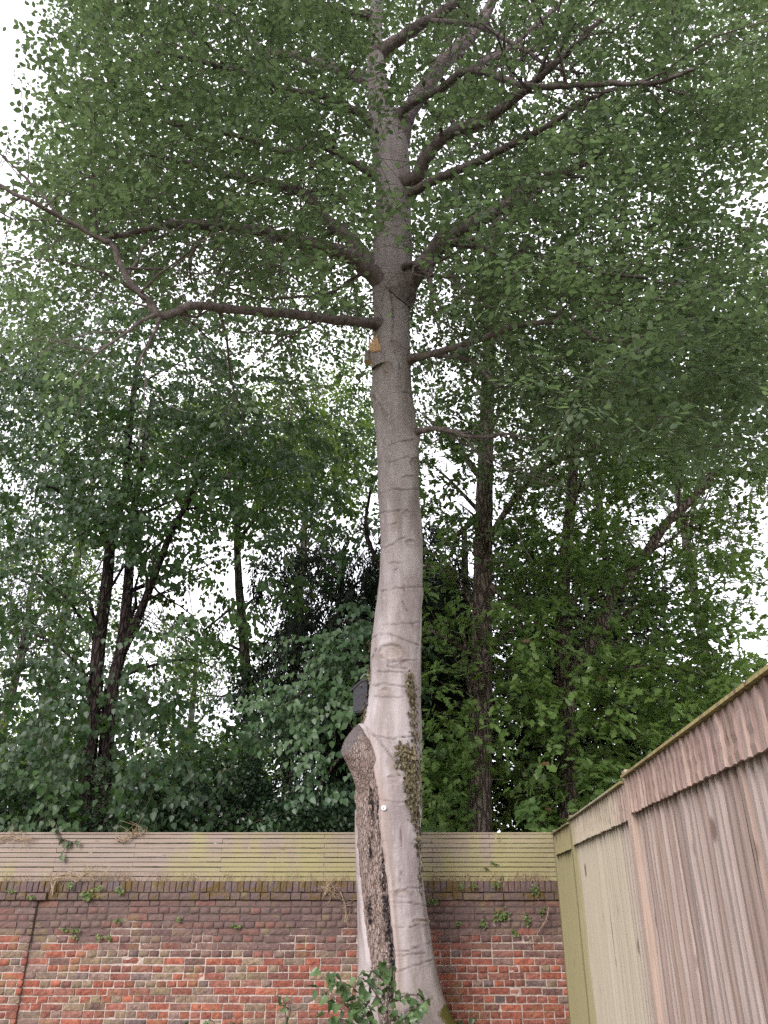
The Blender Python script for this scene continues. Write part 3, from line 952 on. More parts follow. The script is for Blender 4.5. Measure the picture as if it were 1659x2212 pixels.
o = link('dead_bark', mesh_np('dead_bark', np.array([tuple(v) for v in vv]), np.full(len(q), 4), q.ravel(), M['wound'], {'rot': ('POINT','FLOAT',np.array(rot_))}, smooth=True), beech)
o['label'] = 'strip of brown cracked dead bark below the sawn stub'

# sawn stub of the lost limb
def blob_tube(name, path, rads, sides, mat, parent, seed, amp=0.08, cap_mat=None, ell=None, attrs=True, end_dir=None):
    pts_ = np.asarray([tuple(p) for p in path], float); rads = np.asarray(rads, float)
    t, u, v = tube_frames(pts_)
    if end_dir is not None:                                  # turn the last rings to the saw cut
        e_ = nrm(np.array(tuple(end_dir)))
        for i in range(len(pts_)):
            k_ = max(0.0, (i/(len(pts_)-1)-0.4)/0.6)**1.5
            t[i] = nrm(t[i]*(1-k_) + e_*k_)
            u[i] = nrm(u[i]-(u[i]@t[i])*t[i]); v[i] = np.cross(t[i], u[i])
    a = np.arange(sides)/sides*2*math.pi
    ring = pts_[:,None] + rads[:,None,None]*(np.cos(a)[None,:,None]*u[:,None] + np.sin(a)[None,:,None]*v[:,None]*(ell or 1))
    n_ = vnoise(ring, 9, seed)-0.5 + 0.5*(vnoise(ring, 30, seed+1)-0.5)
    ring = pts_[:,None] + (ring-pts_[:,None])*(1+amp*2*n_[..., None])
    m = len(pts_)
    idx = np.arange(m*sides).reshape(m, sides); nx_ = np.roll(idx, -1, 1)
    q_ = np.stack([idx[:-1], nx_[:-1], nx_[1:], idx[1:]], -1).reshape(-1, 4)
    ver = ring.reshape(-1, 3)
    z0 = np.zeros(len(ver))
    at = {'crease': ('POINT','FLOAT',z0), 'callus': ('POINT','FLOAT',z0), 'moss': ('POINT','FLOAT',z0), 'rot': ('POINT','FLOAT',z0)} if attrs else None
    o = link(name, mesh_np(name, ver, np.full(len(q_), 4), q_.ravel(), mat, at, smooth=True), parent)
    if cap_mat:
        end = ring[-1]; c = end.mean(0)
        k = 5
        vs = [c + (end-c)*(s/(k)) + t[-1]*0.0 for s in range(1, k+1)]
        vs = np.array(vs); d_ = (vnoise(vs, 60, seed+2)-0.5)*0.012
        vs = vs + t[-1]*d_[..., None]*np.array([1]*(k-1)+[0])[:,None,None] - t[-1]*0.004
        cv = np.vstack([vs.reshape(-1,3), c[None]-t[-1]*0.006])
        f_ = []
        for s in range(k-1):
            for j in range(sides):
                j2 = (j+1) % sides
                f_.append([s*sides+j, s*sides+j2, (s+1)*sides+j2, (s+1)*sides+j])
        me = bpy.data.meshes.new('cut_face')
        me.from_pydata([tuple(x) for x in cv], [], f_ + [[j, (j+1) % sides, k*sides] for j in range(sides)])
        me.update(); me.materials.append(cap_mat)
        link('cut_face', me, o)
    return o
sp0 = P(812, 1720, 8.20); sp1 = P(796, 1668, 8.12); sp2 = P(779, 1632, 8.06); sp3 = P(757, 1599, 8.00)
stub = blob_tube('sawn_stub', smooth_path([sp0, sp1, sp2, sp3], 16), np.linspace(0.17, 0.165, 16), 36, M['wound'], beech, 70, 0.06, M['cut'], 1.0, end_dir=Vector((-0.80, -0.42, 0.42)))
stub['label'] = 'sawn stub with a grey cut face'
# callus collar round the shoulder of the stub
blob_tube('callus_lip', smooth_path([on_trunk(800,1660,0.0), on_trunk(797,1620,0.03), on_trunk(789,1582,0.035), on_trunk(779,1572,0.02), P(768,1590,8.12)], 20), np.linspace(0.03, 0.045, 20), 12, M['bark'], beech, 75, 0.12)
# splintered stub and sawn peg high on the trunk
sb = on_trunk(812, 752, -0.03)
stub2 = blob_tube('broken_stub', smooth_path([on_trunk(822,790,-0.06), on_trunk(815,772,0.02), P(811,756,on_trunk(812,745).y - 0.07)], 8), np.linspace(0.12, 0.068, 8), 14, M['bark'], beech, 80, 0.08)
mb = MB()
ys = on_trunk(812, 745).y - 0.13
for k in range(11):
    f = k/10.0
    xb = 800 + 20*f
    bp_ = P(xb, 757 + 3*math.sin(f*3.1), ys + 0.05*abs(f-0.5))
    tp_ = P(xb - 4 + 3*f + random.uniform(-1.5, 1.5), [728,738,741,733,727,724,726,722,730,734,740][k], ys + 0.05 + random.uniform(-.02,.02))
    mb.tube([bp_, bp_.lerp(tp_, .55), tp_], [0.020, 0.016, 0.003], 4)
o = mb.build('splintered_wood', M['fresh'], stub2)
blob_tube('sawn_peg', [P(803,762,7.74), P(796,768,7.70), P(795,783,7.68)], [0.06, 0.055, 0.05], 14, M['bark'], beech, 83, 0.08, M['fresh'])

# ------------------------------------------------------------------ the beech: limbs
LIMBS = [  # points in the frame with distance, then half-widths in frame units
 ([(860,400,7.45),(897,385,7.25),(929,325,7.0),(979,285,6.8),(1039,265,6.6),(1090,230,6.4),(1140,190,6.2),(1180,155,6.0),(1230,110,5.8),(1300,40,5.6)], 17, 5),
 ([(870,425,7.45),(905,408,7.3),(960,380,7.1),(1030,350,6.9),(1090,320,6.7),(1150,290,6.5),(1210,255,6.3),(1260,220,6.1),(1330,190,5.9)], 11, 4),
 ([(850,260,7.35),(880,230,7.2),(955,190,6.8),(1000,155,6.5),(1044,155,6.3),(1100,175,6.1),(1155,188,5.9),(1250,185,5.7),(1330,180,5.5),(1420,178,5.3),(1500,150,5.1)], 10, 4),
 ([(852,365,7.45),(868,290,7.45),(885,240,7.5),(945,150,7.7),(1005,90,7.9),(1040,45,8.1),(1065,0,8.2),(1100,-70,8.3)], 22, 7),
 ([(952,192,6.82),(990,165,6.95),(1030,140,7.1),(1100,105,7.6),(1150,60,7.7),(1210,10,7.8)], 8, 4),
 ([(815,120,7.3),(870,80,7.1),(905,55,7.0),(950,30,6.9),(990,0,6.8),(1050,-50,6.7)], 14, 7),
 ([(930,45,6.95),(1030,55,6.6),(1100,90,6.4),(1150,120,6.2),(1190,145,6.1),(1260,160,6.0)], 6, 3),
 ([(860,640,7.68),(895,595,7.5),(930,555,7.4),(960,515,7.2),(1000,495,7.1),(1080,450,6.9),(1155,400,6.7),(1225,370,6.5),(1300,330,6.3)], 23, 6),
 ([(960,525,7.3),(1040,535,7.0),(1090,550,6.9),(1150,550,6.8),(1230,570,6.6),(1300,590,6.5),(1400,600,6.4)], 7, 3),
 ([(870,780,7.8),(930,765,7.4),(1000,745,7.1),(1045,730,6.9),(1110,705,6.7),(1190,695,6.5),(1224,680,6.4),(1250,702,6.3),(1285,730,6.2),(1345,735,6.1)], 8, 3.5),
 ([(940,768,7.5),(1020,780,7.3),(1050,810,7.2),(1095,855,7.1)], 5, 2),
 ([(885,935,7.85),(940,926,7.6),(985,932,7.4),(1030,945,7.2),(1090,938,7.0),(1150,950,6.9)], 6, 2),
 ([(830,705,7.7),(800,697,7.55),(770,695,7.4),(700,687,7.1),(600,676,6.7),(500,668,6.3),(425,660,6.0),(385,672,5.9),(345,683,5.8),(325,655,5.75),(290,620,5.7),(265,585,5.65),(245,530,5.6),(215,518,5.55),(150,480,5.4),(75,440,5.2),(0,400,5.1),(-80,360,5.0)], 12, 3),
 ([(345,683,5.8),(335,715,5.8),(320,745,5.85),(295,790,5.9)], 5, 2),
 ([(125,465,5.35),(100,430,5.3),(40,370,5.2),(0,330,5.1)], 4, 2),
 ([(848,620,7.66),(800,588,7.5),(760,555,7.3),(700,535,7.1),(620,515,6.9),(560,500,6.7),(480,490,6.5),(390,485,6.3),(300,500,6.1),(220,520,6.0)], 20, 4),
 ([(850,600,7.66),(795,560,7.6),(740,500,7.6),(700,470,7.6),(660,420,7.6),(600,400,7.6),(500,380,7.5),(400,350,7.4),(300,330,7.3)], 17, 4),
 ([(825,280,7.38),(800,265,7.3),(760,235,7.1),(690,205,6.9),(620,195,6.7),(560,170,6.5),(500,150,6.3),(420,130,6.1),(340,110,6.0)], 10, 4),
 ([(830,390,7.48),(800,375,7.4),(760,350,7.3),(690,315,7.1),(620,330,6.9),(540,300,6.7),(450,280,6.5),(350,265,6.3)], 10, 3.5),
 ([(690,315,7.1),(672,332,7.05),(676,362,7.0)], 5, 3),
 ([(820,180,7.3),(740,155,7.6),(640,120,7.9),(560,100,8.1),(480,20,8.3),(420,-40,8.4)], 11, 5),
 ([(810,40,7.2),(700,10,7.0),(600,-40,6.8)], 8, 4),
 ([(640,525,6.95),(630,545,6.9),(612,570,6.9),(605,605,6.9)], 5, 2.5),
 ([(815,580,7.6),(770,597,7.6),(720,630,7.6),(660,640,7.5),(560,645,7.4),(490,620,7.3)], 5, 2),
 ([(690,690,7.1),(650,712,7.1),(610,735,7.1),(570,762,7.1)], 3.5, 1.5),
 ([(860,590,7.6),(880,570,7.35),(905,575,7.3),(925,592,7.28),(930,600,7.27)], 7, 5),
 ([(925,596,7.3),(960,598,7.25),(985,600,7.2),(1000,630,7.15),(1040,660,7.1),(1100,665,7.0)], 5, 2),
]
clear_segments = []
limb_paths = []
for k, (pl, r0, r1) in enumerate(LIMBS):
    pts3 = smooth_path([P(*q_) for q_ in pl], 12+len(pl)*4)
    pts3[2:] += (rng.random((len(pts3)-2, 3))-0.5)*0.02
    _, _, dd = projn(pts3)
    rad = np.linspace(1, 0, len(pts3))**0.8*(r0-r1) + r1
    if k not in (3, 4, 6, 8, 10, 13, 14, 19, 22, 24, 25, 26): rad[:6] *= np.array([2.0, 1.7, 1.45, 1.26, 1.13, 1.05])
    rad = rad*dd/FOC
    blob_tube('branch', pts3, rad, 12, M['limb_bark'], beech, 100+k, 0.07)
    limb_paths.append((pts3, rad))
    clear_segments.append((pl, max(r0, r1)))

def side_branches(paths, seed, per_m, len0, len1, r_scale=0.4, min_r=0.004, up=0.15, levels=2):
    """Forking wood growing off a list of (points, radii)."""
    r = np.random.default_rng(seed)
    out = []
    cur = paths
    for lv in range(levels):
        new = []
        for pts_, rad in cur:
            seg = np.linalg.norm(np.diff(pts_, axis=0), axis=1); tot = seg.sum()
            n = int(tot*per_m*(1.0 if lv == 0 else 1.3) + r.random())
            for _ in range(n):
                i = int(len(pts_)*(0.22+0.76*r.random())); i = min(max(i, 1), len(pts_)-2)
                t = nrm(pts_[i+1]-pts_[i-1])
                d = nrm(t*0.7 + r.normal(0, 0.75, 3) + np.array([0, 0, up]))
                L = r.uniform(len0, len1)*(0.55**lv)
                m = 7
                path = [pts_[i]]
                for s in range(m-1):
                    d = nrm(d + r.normal(0, 0.22, 3) + np.array([0, 0, -0.02]))
                    path.append(path[-1] + d*L/(m-1))
                a = max(min_r, min(rad[i]*0.6, rad[i]*r_scale*(0.7+0.6*r.random()) + 0.003))
                new.append((np.array(path), np.linspace(a, min_r*0.7, m)))
        out += new
        cur = new
    return out
def wood_mass(name, paths, mat, parent, sides=5):
    V, F, off = [], [], 0
    for pts_, rad in paths:
        v_, f_ = tube_np(np.asarray(pts_), np.asarray(rad), sides, False)
        V.append(v_); F.append(np.array(f_)+off); off += len(v_)
    V = np.vstack(V); F = np.vstack(F)
    z0 = np.zeros(len(V))
    o = link(name, mesh_np(name, V, np.full(len(F), 4), F.ravel(), mat, {'crease': ('POINT','FLOAT',z0), 'callus': ('POINT','FLOAT',z0), 'moss': ('POINT','FLOAT',z0)}, smooth=True), parent)
    o['kind'] = 'stuff'
    return o

# ------------------------------------------------------------------ leaves
def quad_leaf(w1, w2, a=0.28, b=0.62, fold=0.12, droop=0.06):
    v = np.array([(0,0,0), (a, w1, fold*w1), (b, w2, fold*w2-droop*0.3), (1, 0, -droop), (b, -w2, fold*w2-droop*0.3), (a, -w1, fold*w1)])
    return v, [4, 4], np.array([0,5,4,3, 0,3,2,1])
OVAL = quad_leaf(0.27, 0.29)
HEART = quad_leaf(0.40, 0.34, 0.18, 0.52, 0.14, 0.10)
NARROW = quad_leaf(0.09, 0.09, 0.3, 0.7, 0.0, 0.05)
BLADE = quad_leaf(0.20, 0.19, 0.25, 0.6, 0.2, 0.12)
DIAMOND = (np.array([(0,0,0), (0.45,0.30,0.04), (1,0,-0.06), (0.45,-0.30,0.04)]), [3, 3], np.array([0,3,2, 0,2,1]))
SLIVER = (np.array([(0,0,0), (0.45,0.125,0.02), (1,0,-0.10), (0.45,-0.125,0.02)]), [3, 3], np.array([0,3,2, 0,2,1]))
def lobed():
    half = [(0.22,0.14),(0.44,0.28),(0.54,0.14),(0.72,0.31),(0.82,0.16)]
    mid = [(0,0,0)]
    v = [(0,0,0)] + [(x, y, 0.12*y) for x, y in half] + [(1.0, 0, -0.05)] + [(x, -y, 0.12*y) for x, y in half[::-1]]
    n = len(half)
    return np.array(v), [n+2, n+2], np.array(list(range(0, n+2))[::-1] + [0] + list(range(n+1, 2*n+2))[::-1])
LOBED = lobed()

def leaves_np(tpl, pos, ax, nm, size, width=None):
    """stack of leaf templates -> verts, sizes, loops"""
    v, fs, lp = tpl
    ax = nrm(ax); sd_ = nrm(np.cross(nm, ax)); nm = np.cross(ax, sd_)
    w = size if width is None else width
    V = pos[:,None] + size[:,None,None]*(v[None,:,0:1]*ax[:,None]) + w[:,None,None]*(v[None,:,1:2]*sd_[:,None]) + size[:,None,None]*(v[None,:,2:3]*nm[:,None])
    N, n = len(pos), len(v)
    L = (lp[None] + np.arange(N)[:,None]*n).ravel()
    return V.reshape(-1,3), np.tile(fs, N), L

LEAFVAR = {}
def leaf_objects(tplname, tpl, mat, parent, pos, ax, nm, size, tone, name='leaf'):
    key = (tplname, mat.name)
    if key not in LEAFVAR:
        LEAFVAR[key] = []
        for k in range(6):
            z = np.zeros((1,3))
            V, fs, L = leaves_np(tpl, z, np.array([[1.,0,0]]), np.array([[0,0,1.]]), np.ones(1))
            LEAFVAR[key].append(mesh_np('leaf', V, fs, L, mat, {'tone': ('FACE','FLOAT',np.full(len(fs), (k+0.5)/6*0.9))}))
    ax = nrm(ax); sd_ = nrm(np.cross(nm, ax)); nm = np.cross(ax, sd_)
    base = parent.matrix_basis.translation if parent.parent is None else Vector((0,0,0))
    for i in range(len(pos)):
        o = bpy.data.objects.new(name, LEAFVAR[key][min(5, int(tone[i]*6))])
        COL.objects.link(o)
        o.parent = parent
        s = float(size[i])
        a, b, c, p = ax[i]*s, sd_[i]*s, nm[i]*s, pos[i]
        o.matrix_basis = Matrix(((a[0],b[0],c[0],p[0]-base.x),(a[1],b[1],c[1],p[1]-base.y),(a[2],b[2],c[2],p[2]-base.z),(0,0,0,1)))

def foliage(tree, tplname, tpl, mat, pos, ax, nm, size, tone, part='crown', singles=300):
    """300 leaves that show largest become leaf objects; the others one crown mesh."""
    vx_, vy_, d_ = projn(pos)
    seen = (vx_ > 5) & (vx_ < 1654) & (vy_ > 5) & (vy_ < 2207)
    score = np.where(seen, size/d_, 0)
    top = np.argsort(-score)[:singles]
    keep = np.ones(len(pos), bool); keep[top] = False
    if singles:
        leaf_objects(tplname, tpl, mat, tree, pos[top], ax[top], nm[top], size[top], tone[top])
    V, fs, L = leaves_np(tpl, pos[keep], ax[keep], nm[keep], size[keep])
    o = link(part, mesh_np(part, V, fs, L, mat, {'tone': ('FACE','FLOAT',np.repeat(tone[keep], len(tpl[1])))}), tree)
    o['kind'] = 'stuff'
    return o

def grid_density(rows, x0, y0, dx, dy):
    g_ = np.array([[float(c)/9 for c in r.split()] for r in rows])
    def f(vx_, vy_):
        i = np.clip((vx_-x0)/dx-0.5, 0, g_.shape[1]-1.001); j = np.clip((vy_-y0)/dy-0.5, 0, g_.shape[0]-1.001)
        i0 = np.floor(i).astype(int); j0 = np.floor(j).astype(int); fi = i-i0; fj = j-j0
        return (g_[j0,i0]*(1-fi)*(1-fj) + g_[j0,i0+1]*fi*(1-fj) + g_[j0+1,i0]*(1-fi)*fj + g_[j0+1,i0+1]*fi*fj)
    return f

def scatter(n, dens, box, yr, seed, clump=1.1, thr=0.42, soft=0.16, power=1.0):
    """spray positions: in front of the camera inside box (frame units) and between the two distances"""
    r = np.random.default_rng(seed)
    out = []
    have = 0
    while have < n:
        m = n*2
        vx_ = r.uniform(box[0], box[2], m); vy_ = r.uniform(box[1], box[3], m); Y = r.uniform(yr[0], yr[1], m)
        p = Pn(vx_, vy_, Y)
        d = dens(vx_, vy_)**power
        nz_ = 0.65*vnoise(p, clump, seed) + 0.35*vnoise(p, clump*2.7, seed+1)
        a = np.clip((nz_-(thr+0.34*(1-d)-0.12))/soft, 0, 1)*np.clip(d*1.15, 0, 1)**1.4
        k = (r.random(m) < a) & (p[:,2] > 0.6)
        out.append(p[k]); have += k.sum()
        if len(out) > 60: break
    return np.vstack(out)[:n]

def reject(p, segs, Ylim_fn, prob, seed):
    r = np.random.default_rng(seed)
    vx_, vy_, _ = projn(p)
    bad = np.zeros(len(p), bool)
    for pl, w in segs:
        d = seg_dist(vx_, vy_, [(q_[0], q_[1]) for q_ in pl])
        Yl = np.interp(vx_, *zip(*sorted([(q_[0], q_[2]) for q_ in pl])))
        bad |= (d < w+12) & (p[:,1] < Yl+0.1)
    return p[~(bad & (r.random(len(p)) < prob))]

def clear_leaves(L5, segs, prob, seed, pad=4):
    pos, ax, nm, size, tone = L5
    r = np.random.default_rng(seed)
    vx_, vy_, _ = projn(pos)
    bad = np.zeros(len(pos), bool)
    for pl, w in segs:
        d = seg_dist(vx_, vy_, [(q_[0], q_[1]) for q_ in pl])
        best = np.full(len(pos), 1e9); Yl = np.zeros(len(pos))
        for a_, b_ in zip(pl[:-1], pl[1:]):
            dd = seg_dist(vx_, vy_, [(a_[0], a_[1]), (b_[0], b_[1])]); m_ = dd < best
            best = np.where(m_, dd, best); Yl = np.where(m_, (a_[2]+b_[2])/2, Yl)
        bad |= (d < w+pad) & (pos[:,1] < Yl+0.1)
    k = ~(bad & (r.random(len(pos)) < prob))
    return [a_[k] for a_ in L5]

def sprays(p, axis_xy, K, length, spread, leaf, seed, style, droop=0.15, tilt=0.35):
    """Expands spray positions to leaves. style: flat (beech), rosette (oak), hang (lime), comb (yew), any (holly)"""
    r = np.random.default_rng(seed)
    N = len(p)
    out_d = p - axis_xy
    out_d[:,2] = 0
    d = nrm(nrm(out_d)*0.8 + r.normal(0, 0.65, (N,3))*np.array([1,1,0.45]) + np.array([0,0,-droop]))
    up = nrm(np.array([0,0,1.0]) + r.normal(0, tilt, (N,3)))
    sd_ = nrm(np.cross(up, d)); nm = np.cross(d, sd_)
    sc = r.uniform(0.75, 1.25, N)
    k = np.arange(K)
    if style in ('flat', 'hang', 'comb'):
        br = k % 3                                           # three twiglets
        t = (k//3 + r.random((N,K))*0.5 + 0.3)/(K/3.0)
        ang0 = np.choose(br, [0.0, 0.75, -0.75])
        st = np.choose(br, [0.0, 0.25, 0.42])
        ln = np.choose(br, [1.0, 0.6, 0.55])
        x = (st + np.cos(ang0)*ln*t)*length; y = np.sin(ang0)*ln*t*length
        zz = -droop*(x/length)**2*length*0.8 + r.normal(0, spread, (N,K))
        side = np.where((k//3) % 2 == 0, 1, -1)
        la = ang0 + side*r.uniform(0.45, 1.15, (N,K))
        lx, ly = np.cos(la), np.sin(la)
        lz = r.normal(-0.15, 0.3, (N,K))
        if style == 'hang': lz = lz - 0.75
        if style == 'comb': lz = lz*0.6 - 0.25
        lnz = np.stack([r.normal(0, 0.35, (N,K)), r.normal(0, 0.35, (N,K)), np.ones((N,K))], -1)
        if style == 'hang': lnz[..., 0] += 0.8
    elif style == 'rosette':
        grp = k // 5                                         # two or three rosettes on a shoot
        x = (0.35 + 0.65*grp/max(1, grp.max()))*length*np.ones((N,K)); y = np.where(grp % 2 == 0, 0.3, -0.3)*length*0.5 + r.normal(0, spread, (N,K)); zz = r.normal(0, spread, (N,K))
        la = r.uniform(-1.9, 1.9, (N,K)); el = r.normal(-0.12, 0.4, (N,K))
        lx, ly, lz = np.cos(la)*np.cos(el), np.sin(la)*np.cos(el), np.sin(el)
        lnz = np.stack([r.normal(0, 0.4, (N,K)), r.normal(0, 0.4, (N,K)), np.ones((N,K))], -1)
    else:
        x, y, zz = (r.normal(0, length*0.4, (N,K)) for _ in range(3))
        v_ = r.normal(0, 1, (N,K,3)); lx, ly, lz = v_[...,0], v_[...,1], v_[...,2]-0.2
        lnz = r.normal(0, 1, (N,K,3)) + np.array([0,-0.4,0.8])
    loc = np.stack([np.broadcast_to(x, (N,K)), np.broadcast_to(y, (N,K)), np.broadcast_to(zz, (N,K))], -1)*sc[:,None,None]
    fr = np.stack([d, sd_, nm], 1)                           # N,3,3
    pos = p[:,None] + np.einsum('nki,nij->nkj', loc, fr)
    ax = np.einsum('nki,nij->nkj', np.stack([np.broadcast_to(lx,(N,K)), np.broadcast_to(ly,(N,K)), np.broadcast_to(lz,(N,K))], -1), fr)
    ln_ = np.einsum('nki,nij->nkj', lnz, fr)
    if style in ('hang', 'comb'):
        ax = nrm(ax) + np.array([0, 0, -0.55 if style == 'hang' else -0.5])
    if style in ('rosette', 'hang'):                         # leaves turn to the open garden side
        ln_ = nrm(ln_) + np.array([0, -0.75, 0.2])
    size = leaf*r.uniform(0.72, 1.2, (N,K))
    tone = np.clip(0.42 + 1.5*(vnoise(p, 0.8, seed+5)-0.5)[:,None] + r.normal(0, 0.16, (N,1)) + r.normal(0, 0.15, (N,K)), 0, 0.94)
    keep = r.random((N,K)) < 0.93
    tw = np.stack([p, p + d*length*sc[:,None]*0.55 - np.array([0,0,1])*droop*length*0.2, p + d*length*sc[:,None] - np.array([0,0,1])*droop*length*0.7], 1)
    return pos[keep], ax[keep], ln_[keep], size[keep], tone[keep], tw

def twig_mass(tw, r0, mat, parent, name='twigs'):
    """three-sided twigs, all at once"""
    N = len(tw)
    d = nrm(tw[:,2]-tw[:,0]); u = nrm(np.cross(d, np.array([0.3,0.2,1.0]))); v_ = np.cross(d, u)
    a = np.arange(3)/3*2*math.pi
    rr = np.array([r0, r0*0.75, r0*0.3])
    V = tw[:,:,None] + rr[None,:,None,None]*(np.cos(a)[None,None,:,None]*u[:,None,None] + np.sin(a)[None,None,:,None]*v_[:,None,None])
    base = []
    for i in range(2):
        for k in range(3):
            k2 = (k+1) % 3
            base.append([i*3+k, i*3+k2, (i+1)*3+k2, (i+1)*3+k])
    base = np.array(base)
    F = (base[None] + (np.arange(N)*9)[:,None,None]).reshape(-1,4)
    z0 = np.zeros(N*9)
    o = link(name, mesh_np(name, V.reshape(-1,3), np.full(len(F),4), F.ravel(), mat, {'crease': ('POINT','FLOAT',z0), 'callus': ('POINT','FLOAT',z0), 'moss': ('POINT','FLOAT',z0)}), parent)
    o['kind'] = 'stuff'
    return o

# --- beech crown
BX0, BY0, BD = -208, -220, 104
BEECH = [ # 20 columns of 104 from -208, rows of 110 from -220
 "1 2 3 6 8 9 9 8 9 9 9 9 9 9 9 9 9 9 9 9",
 "0 1 2 6 8 9 9 8 9 9 9 9 9 9 9 9 9 8 8 8",
 "0 1 1 5 8 8 8 8 9 8 8 8 9 9 9 8 8 8 7 7",
 "0 1 1 5 8 8 9 9 9 9 8 8 8 8 8 8 8 7 5 5",
 "0 1 1 6 8 9 9 9 9 9 8 8 8 8 8 8 7 4 3 3",
 "1 3 4 6 7 8 9 9 9 9 9 8 8 8 8 8 7 4 3 3",
 "2 4 4 6 7 7 7 8 9 9 9 8 8 8 8 8 7 4 3 2",
 "3 5 6 6 6 6 6 6 7 7 8 8 8 8 8 8 7 5 4 4",
 "2 3 4 5 5 4 4 5 5 5 6 8 8 8 8 8 8 7 6 6",
 "1 1 2 2 3 3 3 4 3 3 4 7 7 7 8 8 8 7 6 5",
 "0 0 0 1 1 1 1 0 0 0 2 4 5 5 6 5 5 5 4 4",
 "0 0 0 0 0 0 0 0 0 0 0 1 2 2 2 2 2 2 2 2",
 "0 0 0 0 0 0 0 0 0 0 0 0 0 0 0 0 0 0 0 0",
]
bd = grid_density(BEECH, BX0, BY0, BD, 110)
bp = scatter(8000, bd, (-208,-220,1872,1080), (4.6, 10.0), 201, 0.85, 0.455, 0.07)
# unseen overhead crown, added to shade the trunk and cut back to light the oaks
ro = np.random.default_rng(202)
bo = np.stack([ro.uniform(-6.5, 5.0, 26000), ro.uniform(-1.8, 8.0, 26000), ro.uniform(5.0, 15.0, 26000)], -1)
ell = ((bo[:,0]-0.2)/6.8)**2 + ((bo[:,1]-7.6)/9.2)**2 + ((bo[:,2]-10.5)/5.4)**2
bo = bo[(ell < 1) & ~((bo[:,0] > 1.2) & (bo[:,2] > 7.0)) & ((bo[:,2]-EYE) > 1.9*np.maximum(bo[:,1], 0)) & (0.65*vnoise(bo, 1.0, 203)+0.35*vnoise(bo, 2.7, 204) > 0.46)][:1700]
bp = np.vstack([bp, bo])
TRUNK_SEG = ([(850,2200,8.3),(840,1700,8.2),(860,1300,8.1),(862,1000,7.95),(846,800,7.8),(845,600,7.65)], 60)
TRUNK_UP = ([(848,600,7.65),(850,350,7.45)], 40)
bp = reject(bp, [TRUNK_SEG], None, 0.995, 1)
bp = reject(bp, [TRUNK_UP], None, 0.5, 2)
bp = reject(bp, clear_segments, None, 0.4, 3)
pos, ax, nm, size, tone, tw = sprays(bp, np.array([0.1, 7.6, 0]), 24, 0.66, 0.022, 0.074, 301, 'flat', 0.20, 0.34)
L5 = clear_leaves([pos, ax, nm, size, tone], [TRUNK_SEG], 0.99, 11)
L5 = clear_leaves(L5, [clear_segments[k] for k in (0, 1, 2, 3, 4, 5, 6, 12)], 0.78, 14)
L5 = clear_leaves(L5, clear_segments, 0.45, 12)
L5 = clear_leaves(L5, [TRUNK_UP], 0.5, 13)
pos, ax, nm, size, tone = L5
foliage(beech, 'oval', OVAL, M['beech_leaf'], pos, ax, nm, size, tone)
twig_mass(tw, 0.0036, M['twig'], beech)
wood_mass('small_branches', side_branches(limb_paths, 61, 2.6, 0.6, 2.1, 0.4, 0.0038, 0.12, 2), M['limb_bark'], beech)

# ------------------------------------------------------------------ trees behind the wall
def bg_tree(name, label, loc, stems, bark, category='tree'):
    t = empty(name, loc, label, category)
    paths = []
    for k, (pl, r0, r1) in enumerate(stems):
        pts3 = smooth_path([P(*q_) for q_ in pl], 16+len(pl)*5)
        if k == 0 or pl[0][1] > 1700:                       # carry the stem down to the ground
            g0 = pts3[0].copy(); g0[2] = -0.1
            pts3 = np.vstack([g0 + (pts3[0]-g0)*s for s in (0.0, 0.3, 0.65)] + [pts3])
        _, _, dd = projn(pts3)
        rad = np.linspace(r0, r1, len(pts3))*np.median(dd)/FOC
        blob_tube('trunk' if k == 0 else ('stem' if r0 > 9 else 'branch'), pts3, rad, 16, bark, t, 300+k+len(name), 0.06)
        paths.append((pts3, rad))
    return t, paths

# oak with the straight trunk
oak, oak_paths = bg_tree('oak_tree', 'oak with one straight ridged trunk rising behind the slatted fence', (1.35, 11.6, 0),
  [([(1034,1820,11.6),(1036,1700,11.6),(1040,1500,11.6),(1042,1300,11.6),(1046,1100,11.55),(1050,950,11.5),(1056,780,11.4),(1062,600,11.3),(1075,450,11.2)], 25, 13),
   ([(1030,1560,11.6),(1012,1480,11.3),(1000,1420,11.1)], 5, 2), ([(1046,1180,11.5),(1110,1080,11.2),(1180,1010,10.9),(1230,980,10.7)], 8, 3), ([(1046,1040,11.5),(980,960,11.8),(920,900,12.1)], 8, 3), ([(1040,1420,11.6),(1090,1370,11.2),(1130,1350,10.9)], 5, 2)], M['oak_bark'])
# forked oak
oak2, oak2_paths = bg_tree('oak_tree', 'forked oak leaning out above the tall close-boarded fence', (2.9, 12.4, 0),
  [([(1229,1820,12.4),(1226,1650,12.4),(1222,1500,12.4),(1216,1420,12.4),(1214,1330,12.3),(1222,1200,12.2),(1232,1100,12.1),(1240,990,12.0),(1250,930,11.9),(1266,890,11.8),(1330,830,11.5)], 20, 8),
   ([(1224,1500,12.4),(1250,1435,12.2),(1290,1365,12.0),(1318,1295,11.8),(1360,1240,11.6),(1400,1190,11.4),(1440,1130,11.2),(1492,1082,11.0),(1540,1020,10.8)], 15, 8),
   ([(1300,1450,12.0),(1400,1440,11.6),(1480,1450,11.3),(1560,1478,11.0),(1610,1490,10.9)], 6, 3), ([(1400,1190,11.4),(1450,1165,11.1),(1510,1110,10.8)], 5, 2),
   ([(1240,990,12.0),(1300,960,11.6),(1400,900,11.2),(1500,880,10.8)], 7, 3), ([(1245,940,11.9),(1215,880,11.7),(1225,860,11.6)], 6, 3)], M['oak_bark'])
